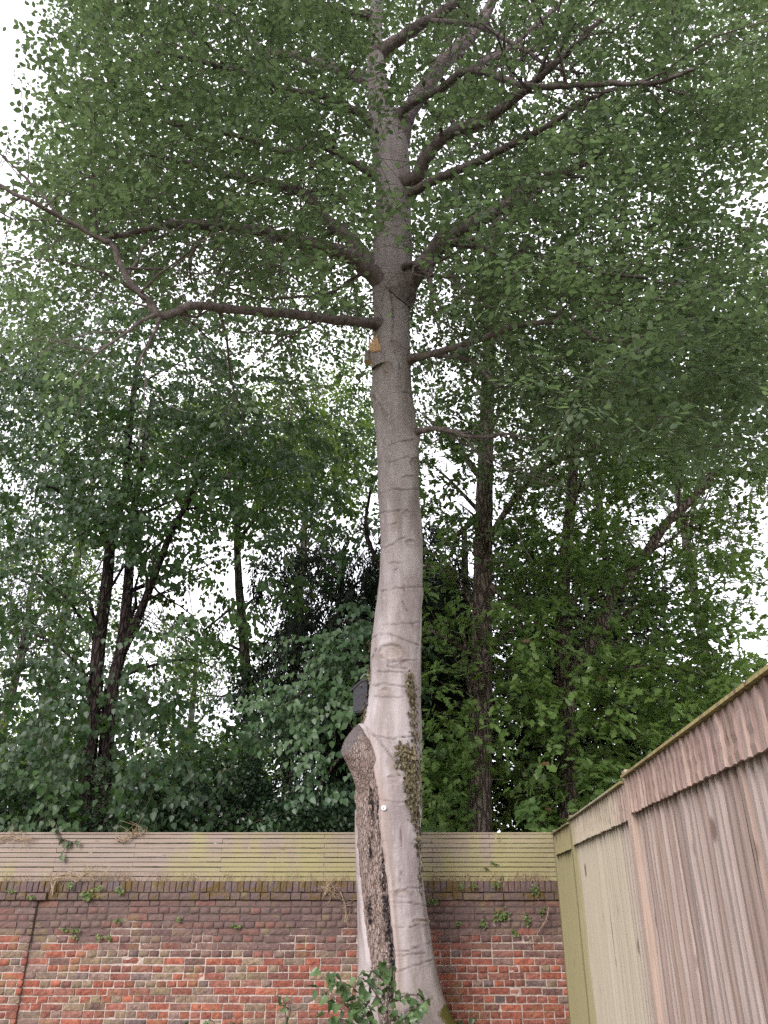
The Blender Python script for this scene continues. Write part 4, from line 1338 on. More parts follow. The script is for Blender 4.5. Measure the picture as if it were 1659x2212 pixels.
OAK = [ # 10 columns of 104 from 832, rows of 110 from 550
 "1 2 2 3 4 5 5 6 6 6",
 "2 3 4 5 6 7 7 7 6 6",
 "3 5 6 7 7 8 8 8 8 8",
 "4 7 7 8 8 8 8 8 8 8",
 "4 7 8 8 8 8 8 7 4 4",
 "5 7 8 8 8 8 8 5 2 3",
 "5 7 7 8 8 8 8 5 2 5",
 "5 6 7 8 8 8 8 4 2 4",
 "5 6 7 8 8 8 8 7 3 2",
 "6 8 7 8 7 8 8 7 4 2",
 "7 8 6 8 8 7 7 5 3 2",
 "7 8 7 8 7 6 5 4 2 1",
 "8 8 7 8 7 5 4 2 0 0",
]
od = grid_density(OAK, 832, 550, 104, 110)
op = scatter(4800, od, (880,550,1870,1960), (9.75, 13.4), 211, 1.25, 0.43, 0.12)
OAK_CLEAR = [([(1036,1800,11.4),(1040,1500,11.4),(1043,1300,11.4),(1046,1050,11.4)], 16), ([(1229,1800,12.2),(1222,1500,12.2),(1216,1340,12.2)], 12), ([(1250,1435,12.2),(1318,1295,11.8)], 8), ([(1400,1190,11.4),(1492,1082,11.0)], 10), ([(1232,1100,12.1),(1250,930,11.9)],8)]
op = reject(op, OAK_CLEAR, None, 0.62, 4)
near_oak = projn(op)[0] < 1150
for tree, sel, sd0, paths in ((oak, near_oak, 311, oak_paths), (oak2, ~near_oak, 312, oak2_paths)):
    pos, ax, nm, size, tone, tw = sprays(op[sel], np.array([tree.location.x, 12.8, 0]), 12, 0.42, 0.035, 0.135, sd0, 'rosette', 0.1, 0.5)
    pos, ax, nm, size, tone = clear_leaves([pos, ax, nm, size, tone], OAK_CLEAR, 0.8, sd0, 2)
    r_ = np.random.default_rng(sd0); tone = np.where(r_.random(len(tone)) < 0.006, 0.98, tone)
    foliage(tree, 'lobed', LOBED, M['oak_leaf'], pos, ax, nm, size, tone)
    twig_mass(tw, 0.005, M['twig'], tree)
    wood_mass('small_branches', side_branches(paths, sd0, 1.6, 0.8, 2.0, 0.35, 0.006, 0.1, 2), M['oak_bark'], tree)

# two-stemmed lime
lime, lime_paths = bg_tree('lime_tree', 'dark two-stemmed lime tree with forking trunks behind the fence, furthest from the boards', (-5.3, 12.8, 0),
  [([(178,1820,12.8),(190,1650,12.8),(205,1500,12.8),(215,1380,12.8),(232,1250,12.8),(237,1190,12.8),(250,1130,12.8),(272,1040,12.8),(276,980,12.8),(285,880,12.7),(300,760,12.6)], 17, 6),
   ([(216,1820,13.0),(228,1640,13.0),(240,1500,13.0),(262,1400,13.0),(275,1290,13.0),(281,1200,13.0),(290,1100,13.0),(310,980,12.9),(330,860,12.8)], 17, 6),
   ([(255,1430,13.0),(300,1330,12.8),(335,1240,12.6),(370,1150,12.4),(400,1095,12.2),(440,1020,12.0)], 10, 5),
   ([(236,1190,12.8),(222,1150,12.7),(200,1110,12.6),(175,1088,12.5),(130,1062,12.3),(80,1040,12.2)], 9, 4),
   ([(300,1330,12.8),(320,1270,13),(300,1180,13.2)], 5, 3), ([(215,1400,12.8),(150,1300,12.6),(80,1240,12.4)], 5, 2), ([(275,1280,13),(360,1240,13.3),(420,1180,13.5)], 5, 2)], M['lime_bark'])
LIME = [ # 9 columns of 104 from -208, rows of 110 from 550
 "6 6 5 5 4 4 4 4 5 5 3",
 "8 8 8 8 8 8 7 5 4 6 5",
 "8 8 8 8 8 8 8 4 4 6 5",
 "8 8 8 8 8 9 9 8 7 6 5",
 "8 8 7 8 8 8 8 6 6 5 4",
 "8 7 7 5 8 6 5 8 4 2 1",
 "7 6 6 4 6 5 6 6 3 1 0",
 "7 7 8 6 6 5 5 3 1 0 0",
 "7 7 7 7 7 4 5 2 1 0 0",
 "7 7 7 8 7 5 5 4 1 0 0",
 "8 8 8 8 8 6 6 4 1 0 0",
 "8 8 8 8 8 8 7 5 2 0 0",
 "8 8 8 8 8 8 7 5 2 0 0",
]
ld = grid_density(LIME, -208, 550, 104, 110)
lp = scatter(4700, ld, (-200,560,900,1960), (10.2, 14.5), 221, 1.1, 0.43, 0.12)
LIME_CLEAR = [([(185,1800,12.8),(205,1500,12.8),(235,1200,12.8)], 12), ([(220,1800,13),(240,1500,13),(275,1290,13)], 12), ([(262,1400,13),(335,1240,12.6),(400,1095,12.2)], 6)]
lp = reject(lp, LIME_CLEAR, None, 0.6, 5)
pos, ax, nm, size, tone, tw = sprays(lp, np.array([-5.2, 13.5, 0]), 15, 0.6, 0.03, 0.092, 321, 'hang', 0.25, 0.4)
pos, ax, nm, size, tone = clear_leaves([pos, ax, nm, size, tone], LIME_CLEAR, 0.75, 6, 2)
foliage(lime, 'heart', HEART, M['lime_leaf'], pos, ax, nm, size, tone)
twig_mass(tw, 0.005, M['twig'], lime)
wood_mass('small_branches', side_branches(lime_paths, 322, 1.6, 0.8, 2.2, 0.35, 0.006, 0.1, 2), M['lime_bark'], lime)

# slim tree with an ivy-clad foot
slim, slim_paths = bg_tree('slender_tree', 'slender grey-green trunk standing alone against a sky gap behind the fence', (-2.7, 14.0, 0),
  [([(546,1820,14.0),(540,1600,14.0),(531,1450,14.0),(522,1330,14.0),(516,1260,14.0),(512,1150,14.0),(520,1050,14.0),(540,950,14.0)], 14, 5),
   ([(527,1410,14.0),(510,1400,13.9),(490,1392,13.8),(465,1390,13.7)], 4, 2), ([(515,1300,14),(480,1330,13.8),(440,1362,13.6)], 3, 2), ([(520,1330,14),(540,1300,13.8),(570,1285,13.6)], 4, 2), ([(512,1170,14),(560,1110,14),(600,1060,14)], 5, 2)], M['ivy_bark'])
SLIM = grid_density(["4 5 6 6 5 4","5 6 6 7 6 4","3 5 4 3 4 4","1 2 2 1 1 0","0 1 1 0 0 0","0 0 2 1 0 0"], 330, 880, 80, 90)
p_ = scatter(420, SLIM, (330,880,830,1400), (13.2, 16.0), 231, 1.2, 0.42, 0.14)
pos, ax, nm, size, tone, tw = sprays(p_, np.array([-2.7, 14.5, 0]), 14, 0.6, 0.04, 0.12, 331, 'flat', 0.2, 0.5)
foliage(slim, 'oval', OVAL, M['far_leaf'], pos, ax, nm, size, tone)
# ivy climbing the slim trunk
ivp = []
r_ = np.random.default_rng(77)
for k in range(1500):
    y_ = r_.uniform(1440, 1800); x_ = np.interp(y_, [1330,1450,1600,1820], [522,531,540,546]) + r_.normal(0, 15)
    ivp.append(P(x_, y_, 14.0 - 0.14 + r_.normal(0, 0.10)))
ivp = np.array([tuple(a) for a in ivp])
iv = empty('ivy', ivp.mean(0), 'dark ivy sheathing the foot of the slender trunk behind the fence', 'ivy')
foliage(iv, 'heart', HEART, M['holly_leaf'], ivp, r_.normal(0,1,ivp.shape)+np.array([0,0,-0.8]), r_.normal(0,0.5,ivp.shape)+np.array([0,-1,0.3]), r_.uniform(0.05,0.1,len(ivp)), r_.random(len(ivp))*0.9, 'foliage', 0)

# yew
yew, yew_paths = bg_tree('yew_tree', 'black-green yew with drooping sprays close behind the scarred trunk', (-0.9, 13.4, 0),
  [([(735,1830,13.4),(732,1650,13.4),(728,1450,13.4),(735,1300,13.4),(745,1180,13.4)], 16, 5)] +
  [([(730,1700-80*k,13.4),(730+s*60,1660-82*k,13.1),(730+s*120,1690-84*k,12.8)], 4, 2) for k in range(6) for s in (-1, 1)], M['lime_bark'])
YEW = [ # 60-wide columns from 500, 70-high rows from 1100
 "0 0 1 3 4 5 3 2",
 "0 2 5 6 4 7 6 5",
 "0 4 7 5 7 7 7 7",
 "0 3 8 6 5 8 9 9",
 "0 4 6 4 7 8 9 9",
 "1 3 5 6 9 9 9 9",
 "1 2 4 8 9 9 9 9",
 "0 1 2 5 9 9 9 9",
 "0 1 2 4 8 9 9 9",
 "0 2 5 8 9 9 9 9",
 "1 5 8 9 9 9 9 9",
]
yd = grid_density(YEW, 500, 1100, 60, 70)
p_ = scatter(3000, yd, (500,1100,975,1880), (12.0, 15.0), 241, 1.6, 0.36, 0.12)
pos, ax, nm, size, tone, tw = sprays(p_, np.array([-0.7, 13.6, 0]), 27, 0.6, 0.02, 0.15, 341, 'comb', 0.55, 0.4)
foliage(yew, 'blade', SLIVER, M['yew_leaf'], pos, ax, nm, size, tone, 'crown', 0)
twig_mass(tw, 0.005, M['twig'], yew)

# dark evergreen behind the oaks
ever, ever_paths = bg_tree('laurel_tree', 'dense dark evergreen filling the gaps behind the two oak trunks', (2.2, 15.6, 0),
  [([(1150,1830,15.6),(1148,1700,15.6),(1140,1500,15.6),(1148,1390,15.5),(1175,1290,15.4),(1192,1210,15.4)], 10, 6), ([(1012,1830,16.0),(1013,1500,16.0),(1006,1300,16.0),(1003,1150,16.0)], 11, 7), ([(1300,1830,15.2),(1310,1650,15.2),(1330,1520,15.2)], 8, 4)], M['lime_bark'])
EV = ["3 3 3 2 2 1 0 0","5 5 5 5 4 3 1 0","7 7 8 8 8 7 3 0","9 9 9 9 9 7 3 0","9 9 9 9 9 8 5 1","9 9 9 9 9 8 5 1","9 9 9 9 9 9 6 1","9 9 9 9 9 8 6 3","9 9 9 9 9 9 8 3"]
p_ = scatter(4200, grid_density(EV, 880, 1060, 90, 90), (880,1060,1560,1860), (14.2, 17.0), 251, 1.0, 0.36, 0.12)
pos, ax, nm, size, tone, tw = sprays(p_, np.array([2.2, 15.6, 0]), 14, 0.7, 0.06, 0.13, 351, 'flat', 0.35, 0.5)
foliage(ever, 'diamond', DIAMOND, M['yew_leaf'], pos, ax, nm, size, tone, 'crown', 0)

# broad-leaved boughs drooping behind the trunk
haz, haz_paths = bg_tree('hazel_tree', 'broad-leaved tree drooping bright boughs beside the dark box on the trunk', (0.2, 11.2, 0),
  [([(845,1840,11.2),(842,1700,11.2),(838,1500,11.2),(842,1380,11.2),(835,1250,11.2)], 14, 7), ([(842,1430,11.2),(790,1390,10.9),(740,1410,10.7),(690,1450,10.5),(640,1510,10.4)], 5, 2), ([(842,1380,11.2),(780,1340,10.9),(720,1350,10.7)], 5, 2),
   ([(842,1600,11.2),(790,1600,10.9),(740,1630,10.6),(690,1700,10.4)], 5, 2), ([(842,1280,11.2),(900,1260,11.0),(950,1290,10.9)], 4, 2), ([(835,1250,11.2),(800,1180,11.2),(790,1130,11.1),(800,1060,11.1)], 6, 3)], M['lime_bark'])
HZ = [ # 40-wide columns from 560, 50-high rows from 1100
 "0 0 0 0 1 3 4 2 0",
 "0 0 0 1 3 4 3 2 0",
 "0 0 1 2 3 3 3 3 0",
 "0 0 0 0 1 2 3 3 2",
 "0 0 1 2 3 5 7 6 3",
 "0 1 3 6 8 9 9 8 3",
 "0 3 6 8 9 9 9 8 3",
 "2 6 8 9 8 8 8 6 2",
 "5 8 9 8 6 4 3 2 0",
 "3 6 7 5 2 1 1 1 0",
 "0 1 3 5 5 6 5 3 0",
 "0 0 2 6 8 8 7 3 0",
 "0 1 5 7 6 8 6 3 0",
 "0 2 5 3 1 2 2 1 0",
 "0 0 2 1 0 0 0 0 0",
]
p_ = scatter(270, grid_density(HZ, 560, 1100, 40, 50), (560,1100,930,1850), (10.0, 11.6), 261, 1.6, 0.36, 0.16)
pos, ax, nm, size, tone, tw = sprays(p_, np.array([0.2, 11.6, 0]), 15, 0.5, 0.02, 0.088, 361, 'hang', 0.3, 0.35)
foliage(haz, 'heart', HEART, M['hazel_leaf'], pos, ax, nm, size, tone)
twig_mass(tw, 0.004, M['twig'], haz)

# holly / laurel undergrowth along the fence
bush_specs = [(360,1745,120,70,11.2,900,'glossy dark holly bush behind the fence beside the two-stemmed lime'), (520,1730,130,85,11.4,1000,'glossy dark holly bush behind the fence at the foot of the slender trunk'),
              (60,1770,150,60,11.3,800,'low shrub behind the fence under the lime at the outer end'), (660,1765,90,55,11.0,600,'small dark shrub behind the fence next to the yew')]
for k, (bx, by, wx, wy, Y, n, lab) in enumerate(bush_specs):
    c = P(bx, by+60, Y)
    b = empty('holly_bush', (c.x, Y, 0), lab, 'shrub', 'shrubs along the back of the slatted fence')
    r_ = np.random.default_rng(400+k)
    m = n*2
    pv = Pn(bx + r_.normal(0, wx*0.55, m), by + 40 + r_.normal(0, wy*0.75, m), Y + r_.normal(0, 0.35, m))
    pv = pv[vnoise(pv, 2.2, 410+k) > 0.42][:n]
    pos, ax, nm, size, tone, tw = sprays(pv, np.array([c.x, Y+0.6, 0]), 10, 0.22, 0.03, 0.062, 420+k, 'any')
    foliage(b, 'oval', OVAL, M['holly_leaf'], pos, ax, nm, size, tone, 'foliage', 0)
    st = MB()
    for s in range(9):
        a = Vector((c.x + r_.normal(0, 0.15), Y + r_.normal(0, .1), 0)); e = P(bx + r_.normal(0, wx*0.6), by + r_.normal(0, wy*0.8), Y + r_.normal(0, .3))
        mid = a.lerp(e, 0.55) + Vector((r_.normal(0,.15), r_.normal(0,.1), 0.1))
        st.tube(smooth_path([a, mid, e], 8), np.linspace(0.016, 0.004, 8), 5, False)
    st.build('stems', M['twig'], b, True)

# undergrowth hiding the gaps at the back of the slats
r_ = np.random.default_rng(450)
m = 4200
pv = np.stack([r_.uniform(-6.2, 2.6, m), r_.uniform(9.75, 10.5, m), r_.uniform(0.9, 2.12, m)], -1)
pos, ax, nm, size, tone, tw = sprays(pv, np.array([0, 12.0, 0]), 8, 0.16, 0.03, 0.075, 451, 'any')
V, fs, L = leaves_np(DIAMOND, pos, ax, nm, size)
V[:,2] = np.minimum(V[:,2], 2.19); V[:,1] = np.maximum(V[:,1], SY+0.10)
tag(link('undergrowth', mesh_np('undergrowth', V, fs, L, M['holly_leaf'], {'tone': ('FACE','FLOAT',np.repeat(tone, 2))})), 'dark tangled undergrowth crowding the back of the slatted fence', 'undergrowth', kind='stuff')

# pale trees far behind
FAR = [(60,1300,200,240,24,700,'pale tree far behind the two-stemmed lime'), (660,940,190,190,26,1200,'pale distant tree seen through the gap beside the beech trunk'),
       (420,1420,120,70,30,260,'small distant tree low in the sky gap beside the slender trunk'), (1420,880,110,200,24,500,'distant tree behind the leaning limb of the forked oak'), (1250,820,260,220,27,800,'distant tree behind the crowns of the two oaks'), (220,900,260,160,26,800,'distant tree behind the upper crown of the lime'), (260,1660,330,110,22,1500,'distant light green hedge tree low behind the fence')]
for k, (bx, by, wx, wy, Y, n, lab) in enumerate(FAR):
    c = P(bx, by, Y)
    t = empty('distant_tree', (c.x, Y, 0), lab, 'tree', 'pale trees far behind the fence')
    r_ = np.random.default_rng(500+k)
    m = n*3
    pv = Pn(bx + r_.normal(0, wx*0.5, m), by + r_.normal(0, wy*0.5, m), Y + r_.normal(0, 1.2, m))
    pv = pv[(vnoise(pv, 0.7, 510+k) > 0.46) & (pv[:,2] > 0.4)][:n]
    pos, ax, nm, size, tone, tw = sprays(pv, np.array([c.x, Y, 0]), 12, 0.9, 0.05, 0.17, 520+k, 'flat', 0.2, 0.5)
    foliage(t, 'diamond', DIAMOND, M['far_leaf'], pos, ax, nm, size, tone, 'crown', 0)
    topz = max(c.z, 1.5)
    blob_tube('trunk', smooth_path([(c.x+0.1, Y, -0.1), (c.x, Y, topz*0.4), (c.x+0.15, Y, topz*0.8), (c.x, Y, topz*1.1)], 14), np.linspace(0.22, 0.06, 14), 10, M['ivy_bark'], t, 530+k, 0.06)
    wood_mass('branches', side_branches([(smooth_path([(c.x, Y, topz*0.4), (c.x+0.15, Y, topz*0.8), (c.x, Y, topz*1.1)], 14), np.linspace(0.15, 0.06, 14))], 540+k, 3, 1.5, 4, 0.4, 0.012, 0.3, 2), M['ivy_bark'], t)

# ------------------------------------------------------------------ box, tag and ivy on the trunk
bxc = P(780, 1506, 8.22)
box_ = empty('bat_box', bxc, 'dark grey bat box hung on the flank of the scarred trunk', 'bat box')
R_ = Matrix.Rotation(math.radians(-14), 4, 'Z')
def bxp(x, y, z): return bxc + (R_ @ Vector((x, y, z)))
mb = MB()
prof = [(-0.066,-0.160), (0.085,-0.160), (0.085,0.150), (0.03,0.150), (-0.066,0.072)]
mb.prism(prof, lambda p, k: bxp(p[0], -0.07+0.14*k, p[1])); mb.build('body', M['box'], box_)
mb = MB()
roof = [(-0.094,0.048), (0.03,0.1515), (0.088,0.1515), (0.088,0.170), (0.024,0.170), (-0.098,0.068)]
mb.prism(roof, lambda p, k: bxp(p[0], -0.082+0.164*k, p[1])); mb.build('roof', M['box'], box_)
mb = MB()
mb.prism([(-0.058,-0.174), (0.08,-0.174), (0.08,-0.161), (-0.058,-0.161)], lambda p, k: bxp(p[0], -0.06+0.12*k, p[1])); mb.build('base_strip', M['box'], box_)
mb = MB(); mb.tube(smooth_path([bxp(0.0,-0.05,0.18), bxp(0.04,-0.03,0.235), bxp(0.10,-0.02,0.22), on_trunk(797,1478,-0.01)], 12), 0.004, 5); mb.build('hanging_wire', M['metal'], box_, True)
mb = MB(); mb.tube([bxp(0.02,-0.098,0.10), bxp(0.02,-0.112,0.10)], [0.012, 0.008], 8); mb.build('screw', M['screw'], box_)

tg = on_trunk(829, 1745.5, 0.034)
tagobj = empty('tree_tag', tg, 'small round white tag screwed to the beech beside the dead bark', 'tag')
nrm_t = Vector((-0.1, -1, -0.1)).normalized()
mb = MB(); mb.tube([tg - nrm_t*0.045, tg + nrm_t*0.006, tg + nrm_t*0.012], [0.024, 0.024, 0.018], 20); mb.build('disc', M['white'], tagobj)
mb = MB(); mb.tube([tg + nrm_t*0.010, tg + nrm_t*0.016], [0.0075, 0.006], 10); mb.build('screw', M['screw'], tagobj)

# dying ivy on the flank of the trunk
r_ = np.random.default_rng(88)
IVY = [((885,1455),(890,1500),5,120),((892,1500),(897,1560),4.5,130),((895,1560),(903,1610),5,140),((868,1612),(898,1640),9,260),((875,1640),(902,1680),10,330),((885,1680),(904,1730),9,250),((890,1725),(898,1765),6,120),((893,1765),(908,1800),3.5,60),((903,1800),(909,1880),3.5,110),((904,1880),(908,1915),2.5,25),((905,1890),(913,1935),2,15),((905,1620),(908,1740),3,120),((800,1380),(790,1520),2.2,60),((788,1525),(777,1572),3,45)]
ip, ia, inn = [], [], []
for (a, b, w, n) in IVY:
    for _ in range(n):
        t = r_.random()
        x_ = min(a[0]+(b[0]-a[0])*t + r_.normal(0, w), 907.5 + max(0,(a[1]-1790))*0.05); y_ = a[1]+(b[1]-a[1])*t + r_.normal(0, w*0.7)
        xl, _, rr = trunk_at(P(x_, y_, 8.2).z)
        q_ = on_trunk(x_, y_, 0.012 + 0.02*r_.random())
        ip.append(tuple(q_)); cx_, cy_, _ = trunk_at(q_.z)
        n_ = np.array([q_.x-cx_, q_.y-cy_, 0.05]); inn.append(nrm(n_) + r_.normal(0, 0.45, 3)); ia.append(np.array([r_.normal(0,0.5), r_.normal(0,.3), -1.0]))
ip, ia, inn = np.array(ip), np.array(ia), np.array(inn)
ivy = empty('ivy', ip.mean(0), 'dying brown and yellow ivy clinging to the flank of the beech trunk', 'ivy')
foliage(ivy, 'heart', HEART, M['ivy_leaf'], ip, ia, inn, r_.uniform(0.022, 0.048, len(ip)), np.clip(r_.beta(1.1, 2.0, len(ip)), 0, 0.94), 'foliage', 300)
mb = MB()
for pl in ([(906,1930),(905,1870),(900,1790),(893,1740),(885,1680),(872,1620)], [(905,1870),(906,1740),(904,1600),(896,1540),(886,1460)], [(893,1720),(890,1660),(880,1600),(868,1590)]):
    mb.tube(smooth_path([on_trunk(a, b, 0.008) for a, b in pl], 24), np.linspace(0.007, 0.003, 24), 5, False)
mb.build('stem', M['twig'], ivy, True)

# ------------------------------------------------------------------ saplings in front of the trunk
def sapling(name, label, stems, n_leaf, seed, mat, size, cat='shrub', group=None, tpl=('heart', HEART), wilt=0.0, singles=300, stem_mat=None, r0=0.006):
    r = np.random.default_rng(seed)
    base = P(*stems[0][0])
    root = empty(name, (base.x, base.y, 0), label, cat, group)
    mbb = MB()
    P_, A_, N_ = [], [], []
    L_ = [np.linalg.norm(np.array(P(*s[0]))-np.array(P(*s[-1]))) for s in stems]
    for s, l in zip(stems, L_):
        path = smooth_path([P(*q_) for q_ in s], 14)
        if s[0][1] >= 2200:
            path = np.vstack([[path[0][0]*1.0+0.02, path[0][1], -0.02], path])
        mbb.tube(path, np.linspace(r0, r0*0.35, len(path)), 5, False)
        k = max(3, int(n_leaf*l/sum(L_)))
        for _ in range(k):
            t = r.uniform(0.15, 1.0)*(len(path)-1.001); i = int(t); q_ = path[i]+(path[i+1]-path[i])*(t-i)
            d = r.normal(0, 1, 3); d[2] = -0.25 - wilt + 0.5*r.normal(); d = nrm(d)
            pet = q_ + d*np.array([1,1,0.4])*size*r.uniform(0.3, 0.9)
            mbb.tube([q_, pet], [0.0018, 0.0012], 3, False)
            P_.append(pet); A_.append(d + np.array([0,0,-0.35-wilt])); N_.append(r.normal(0, 0.5, 3) + np.array([0,-0.45,0.75]))
    mbb.build('stem', stem_mat or M['twig'], root, True)
    P_, A_, N_ = np.array(P_), np.array(A_), np.array(N_)
    tone = np.clip(r.beta(1.4, 1.6, len(P_)), 0, 0.93)
    leaf_objects(tpl[0], tpl[1], mat, root, P_, A_, N_, size*r.uniform(0.65, 1.25, len(P_)), tone)
    return root
SAPT = ('sapling', quad_leaf(0.42, 0.36, 0.16, 0.5, 0.45, 0.2))
sapling('beech_sapling', 'leafy green sapling growing in front of the beech foot', [
  [(835,2330,7.3),(838,2150,7.3),(836,2085,7.3)], [(833,2330,7.3),(795,2185,7.25),(750,2140,7.2),(700,2095,7.2)], [(838,2190,7.3),(800,2130,7.2),(772,2108,7.2)],
  [(842,2165,7.3),(890,2148,7.3),(918,2168,7.3)], [(815,2230,7.25),(770,2190,7.2),(690,2135,7.2)], [(842,2220,7.3),(880,2185,7.2),(906,2172,7.2)],
  [(820,2235,7.2),(760,2212,7.1),(710,2190,7.1)], [(838,2260,7.2),(800,2210,7.0),(780,2160,7.0)], [(840,2260,7.2),(870,2215,7.1),(880,2205,7.1)], [(838,2130,7.3),(815,2105,7.25),(800,2090,7.25)]], 250, 601, M['sap_leaf'], 0.079, tpl=SAPT)
sapling('seedling', 'cluster of drooping leaves at the foot of the wall between the pier and the beech', [[(470,2330,8.6),(465,2220,8.6),(450,2200,8.6)], [(472,2330,8.6),(490,2225,8.6),(510,2205,8.6)], [(465,2330,8.6),(430,2220,8.6),(410,2205,8.6)]], 34, 602, M['sap_leaf'], 0.075, 'plant', wilt=0.6, tpl=SAPT)
sapling('seedling', 'thin sprig with a few leaves in front of the bricks beside the leafy sapling', [[(625,2330,8.4),(618,2200,8.4),(612,2160,8.4),(592,2150,8.4)], [(620,2210,8.4),(628,2180,8.4),(622,2170,8.4)]], 11, 603, M['sap_leaf'], 0.062, 'plant', tpl=SAPT)
sapling('seedling', 'small green weed by the mossy root beside the board fence', [[(1015,2330,8.3),(1012,2220,8.3),(1020,2195,8.3)], [(1010,2330,8.3),(1000,2215,8.3),(992,2205,8.3)]], 14, 604, M['sap_leaf'], 0.05, 'plant', tpl=SAPT)

# creepers in the brickwork
CLUMPS = [(1082,1978,17,11,70,'largest bright creeper clump on the bricks between beech and board fence'), (1043,1998,8,10,26,'small creeper clump beside the largest one, nearer the beech'), (1139,1986,5,12,26,'narrow hanging creeper tuft beside the largest clump, nearer the boards'),
  (1110,2014,8,6,18,'low creeper tuft just under the largest clump'), (1072,1911,11,4,24,'creeper tuft on the coping above the largest clump'), (1158,1922,12,8,36,'creeper tuft on the coping beside the board fence'), (994,1914,6,4,12,'creeper sprig on the coping next to the beech'),
  (1024,1911,6,4,12,'creeper sprig on the coping halfway from the beech to the largest clump'), (932,1948,10,6,24,'creeper tuft tucked against the flank of the beech trunk'), (990,1994,6,5,12,'lone creeper sprig on the bricks near the beech'), (1172,1970,5,7,14,'creeper sprig on the dark bricks by the board fence'),
  (187,1936,15,9,50,'creeper clump spreading over the mossy ledge near the brick pier'), (153,1913,6,5,16,'bright creeper sprig on the coping above the mossy ledge'), (216,1919,8,6,20,'creeper sprig on the coping under the dry vine stems'), (257,1924,9,8,26,'creeper tuft climbing the coping furthest from the pier'),
  (24,1924,9,4,14,'creeper sprig on the coping above the brick pier'), (67,1938,7,3,12,'creeper sprig on the ledge at the top of the brick pier'), (139,2006,7,3,16,'outer of two green tufts in the dark bricks by the pier'), (160,2010,8,5,20,'inner of two green tufts in the dark bricks by the pier'),
  (161,2024,5,4,10,'sprig hanging below the two green tufts by the pier'), (214,2025,5,4,12,'outer of a pair of tiny sprigs in a crack of the dark bricks'), (235,2025,5,4,12,'inner of a pair of tiny sprigs in a crack of the dark bricks'), (387,1986,6,5,14,'bright sprig alone in the grimy bricks midway along the wall'), (511,2001,9,3,16,'flat green tuft in the grimy bricks nearest the beech'), (257,1989,10,3,16,'thin trailing creeper along a dark brick joint')]
for k, (cx_, cy_, wx, wy, n, lab) in enumerate(CLUMPS):
    r_ = np.random.default_rng(700+k)
    yw = WY - 0.02 - (PIER_OUT if cx_ < 77 else 0) - (0.03 if cy_ < 1945 else 0)
    pv = Pn(cx_ + r_.normal(0, wx*0.55, n), cy_ + r_.normal(0, wy*0.55, n), yw - np.abs(r_.normal(0, 0.012, n)))
    c = P(cx_, cy_, WY-0.02)
    t = empty('wall_creeper', c, lab, 'creeper', 'green creepers rooted in the brick wall')
    A_ = r_.normal(0, 0.8, pv.shape) + np.array([0,-0.3,-0.3]); N_ = r_.normal(0, 0.4, pv.shape) + np.array([0,-0.8,0.55])
    S_ = r_.uniform(0.018, 0.036, n)
    tn = np.clip(r_.beta(1.8, 1.6, n), 0, .93)
    if n >= 24:
        foliage(t, 'heart', HEART, M['wall_leaf'], pv, A_, N_, S_, tn, 'foliage', min(n-4, 40))
    else:
        foliage(t, 'heart', HEART, M['wall_leaf'], pv, A_, N_, S_, tn, 'foliage', 0)
    mb = MB()
    for _ in range(max(3, n//7)):
        a = c + Vector((r_.normal(0, 0.01), 0.018, r_.normal(0, 0.01))); e = pv[int(r_.integers(0, n))]
        mb.tube([a, (Vector(e)+a)/2 + Vector((0,-0.012,0.008)), e], [0.0018,0.0015,0.001], 3, False)
    mb.build('stem', M['twig'], t)

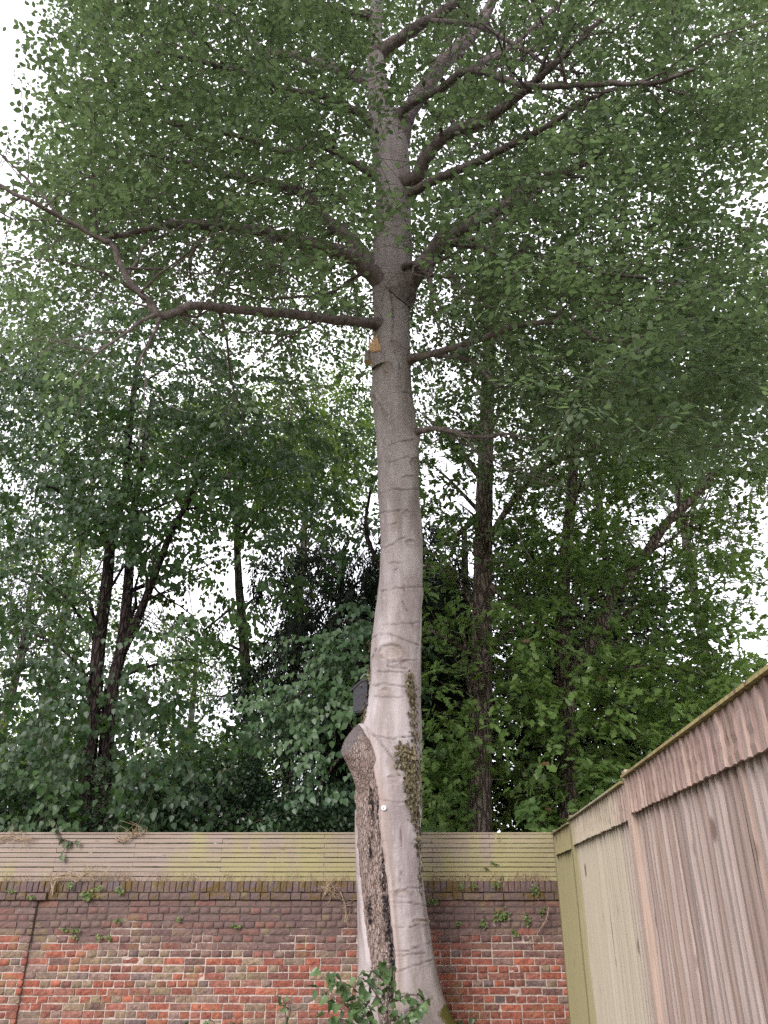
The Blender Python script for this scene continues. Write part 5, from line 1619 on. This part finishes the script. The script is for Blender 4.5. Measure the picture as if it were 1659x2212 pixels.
# dry vine stems draped on the slats, wilted climber, dry grass on the coping
r_ = np.random.default_rng(801)
VINES = [([(0,1812),(20,1806),(45,1812),(72,1808)], 'pale dry vine stem along the top slats at the outer end'), ([(250,1810),(268,1814),(285,1798),(295,1806),(310,1795)], 'knot of dry vine stems hooked over the fence top'),
         ([(113,1930),(118,1905),(130,1895),(150,1890),(170,1900),(190,1880),(215,1885),(240,1875)], 'tangle of bare vine twigs at the foot of the slats'), ([(832-130,1790+140),(708,1910),(712,1922),(720,1935)], 'peeling dead vine loop hanging on the ledge near the beech'), ([(738,1925),(748,1950),(752,1990),(756,1975)], 'bare vine twig trailing down the bricks near the beech'),
         ([(1188,1960),(1172,1990),(1158,2020),(1150,2050)], 'bare twig slanting down the bricks beside the board fence')]
for k, (pl, lab) in enumerate(VINES):
    t = empty('dry_vine', P(pl[0][0], pl[0][1], SY-0.03), lab, 'vine', 'dry vines on the wall and slatted fence')
    Yv = SY-0.022 if pl[0][1] < 1900 and pl[-1][1] < 1900 else WY-0.045
    for m in range(5 if k < 4 else 2):
        mb = MB()
        path = smooth_path([P(a + r_.normal(0, 3.5), b + r_.normal(0, 4), Yv - abs(r_.normal(0, 0.015))) for a, b in pl], 22)
        mb.tube(path, np.linspace(0.0055, 0.0022, 22)*r_.uniform(0.6, 1.1), 5, False)
        for _ in range(4):
            i = int(r_.integers(2, 20)); a = path[i]
            mb.tube([a, a + np.array([r_.normal(0,.05), -0.01, r_.normal(0.01,.05)]), a + np.array([r_.normal(0,.09), -0.015, r_.normal(0.02,.08)])], [0.0028,0.002,0.0012], 4, False)
        mb.build('stem', M['dry'], t, True)
wl_ = sapling('wilted_climber', 'wilted grey-green climber hanging over the slatted fence', [[(128,1800,SY-0.03),(118,1775,SY-0.04),(105,1768,SY-0.04)], [(125,1798,SY-0.03),(133,1815,SY-0.035),(140,1832,SY-0.035),(130,1850,SY-0.035)], [(133,1812,SY-0.035),(158,1818,SY-0.03),(172,1810,SY-0.03)]], 30, 811, M['wilt_leaf'], 0.058, 'climber', wilt=1.2, tpl=SAPT)

def grass_strip(name, label, ranges, seed):
    r = np.random.default_rng(seed)
    P0, A0 = [], []
    for a, b, n, base in ranges:
        x_ = r.uniform(a, b, n)
        for xx in x_:
            q_ = P(xx, base, SY-0.035 + r.normal(0, 0.01))
            P0.append((q_.x, q_.y, CAP_Z-0.012)); A0.append((r.normal(0, 0.35), r.normal(-0.1, 0.1), 1.0))
    P0, A0 = np.array(P0), np.array(A0)
    V, fs, L = leaves_np(quad_leaf(0.5, 0.35, 0.2, 0.6, 0, -0.15), P0, A0, np.tile([0.1,-1.0,0.1], (len(P0),1)) + r.normal(0,.3,P0.shape), r.uniform(0.05, 0.15, len(P0)), np.full(len(P0), 0.006))
    o = link(name, mesh_np(name, V, fs, L, M['dry']))
    return tag(o, label, 'grass', kind='stuff')
grass_strip('dry_grass', 'dry straw-coloured grass along the top of the coping', [(0,380,170,1903),(380,765,110,1903),(925,1190,150,1905)], 821)
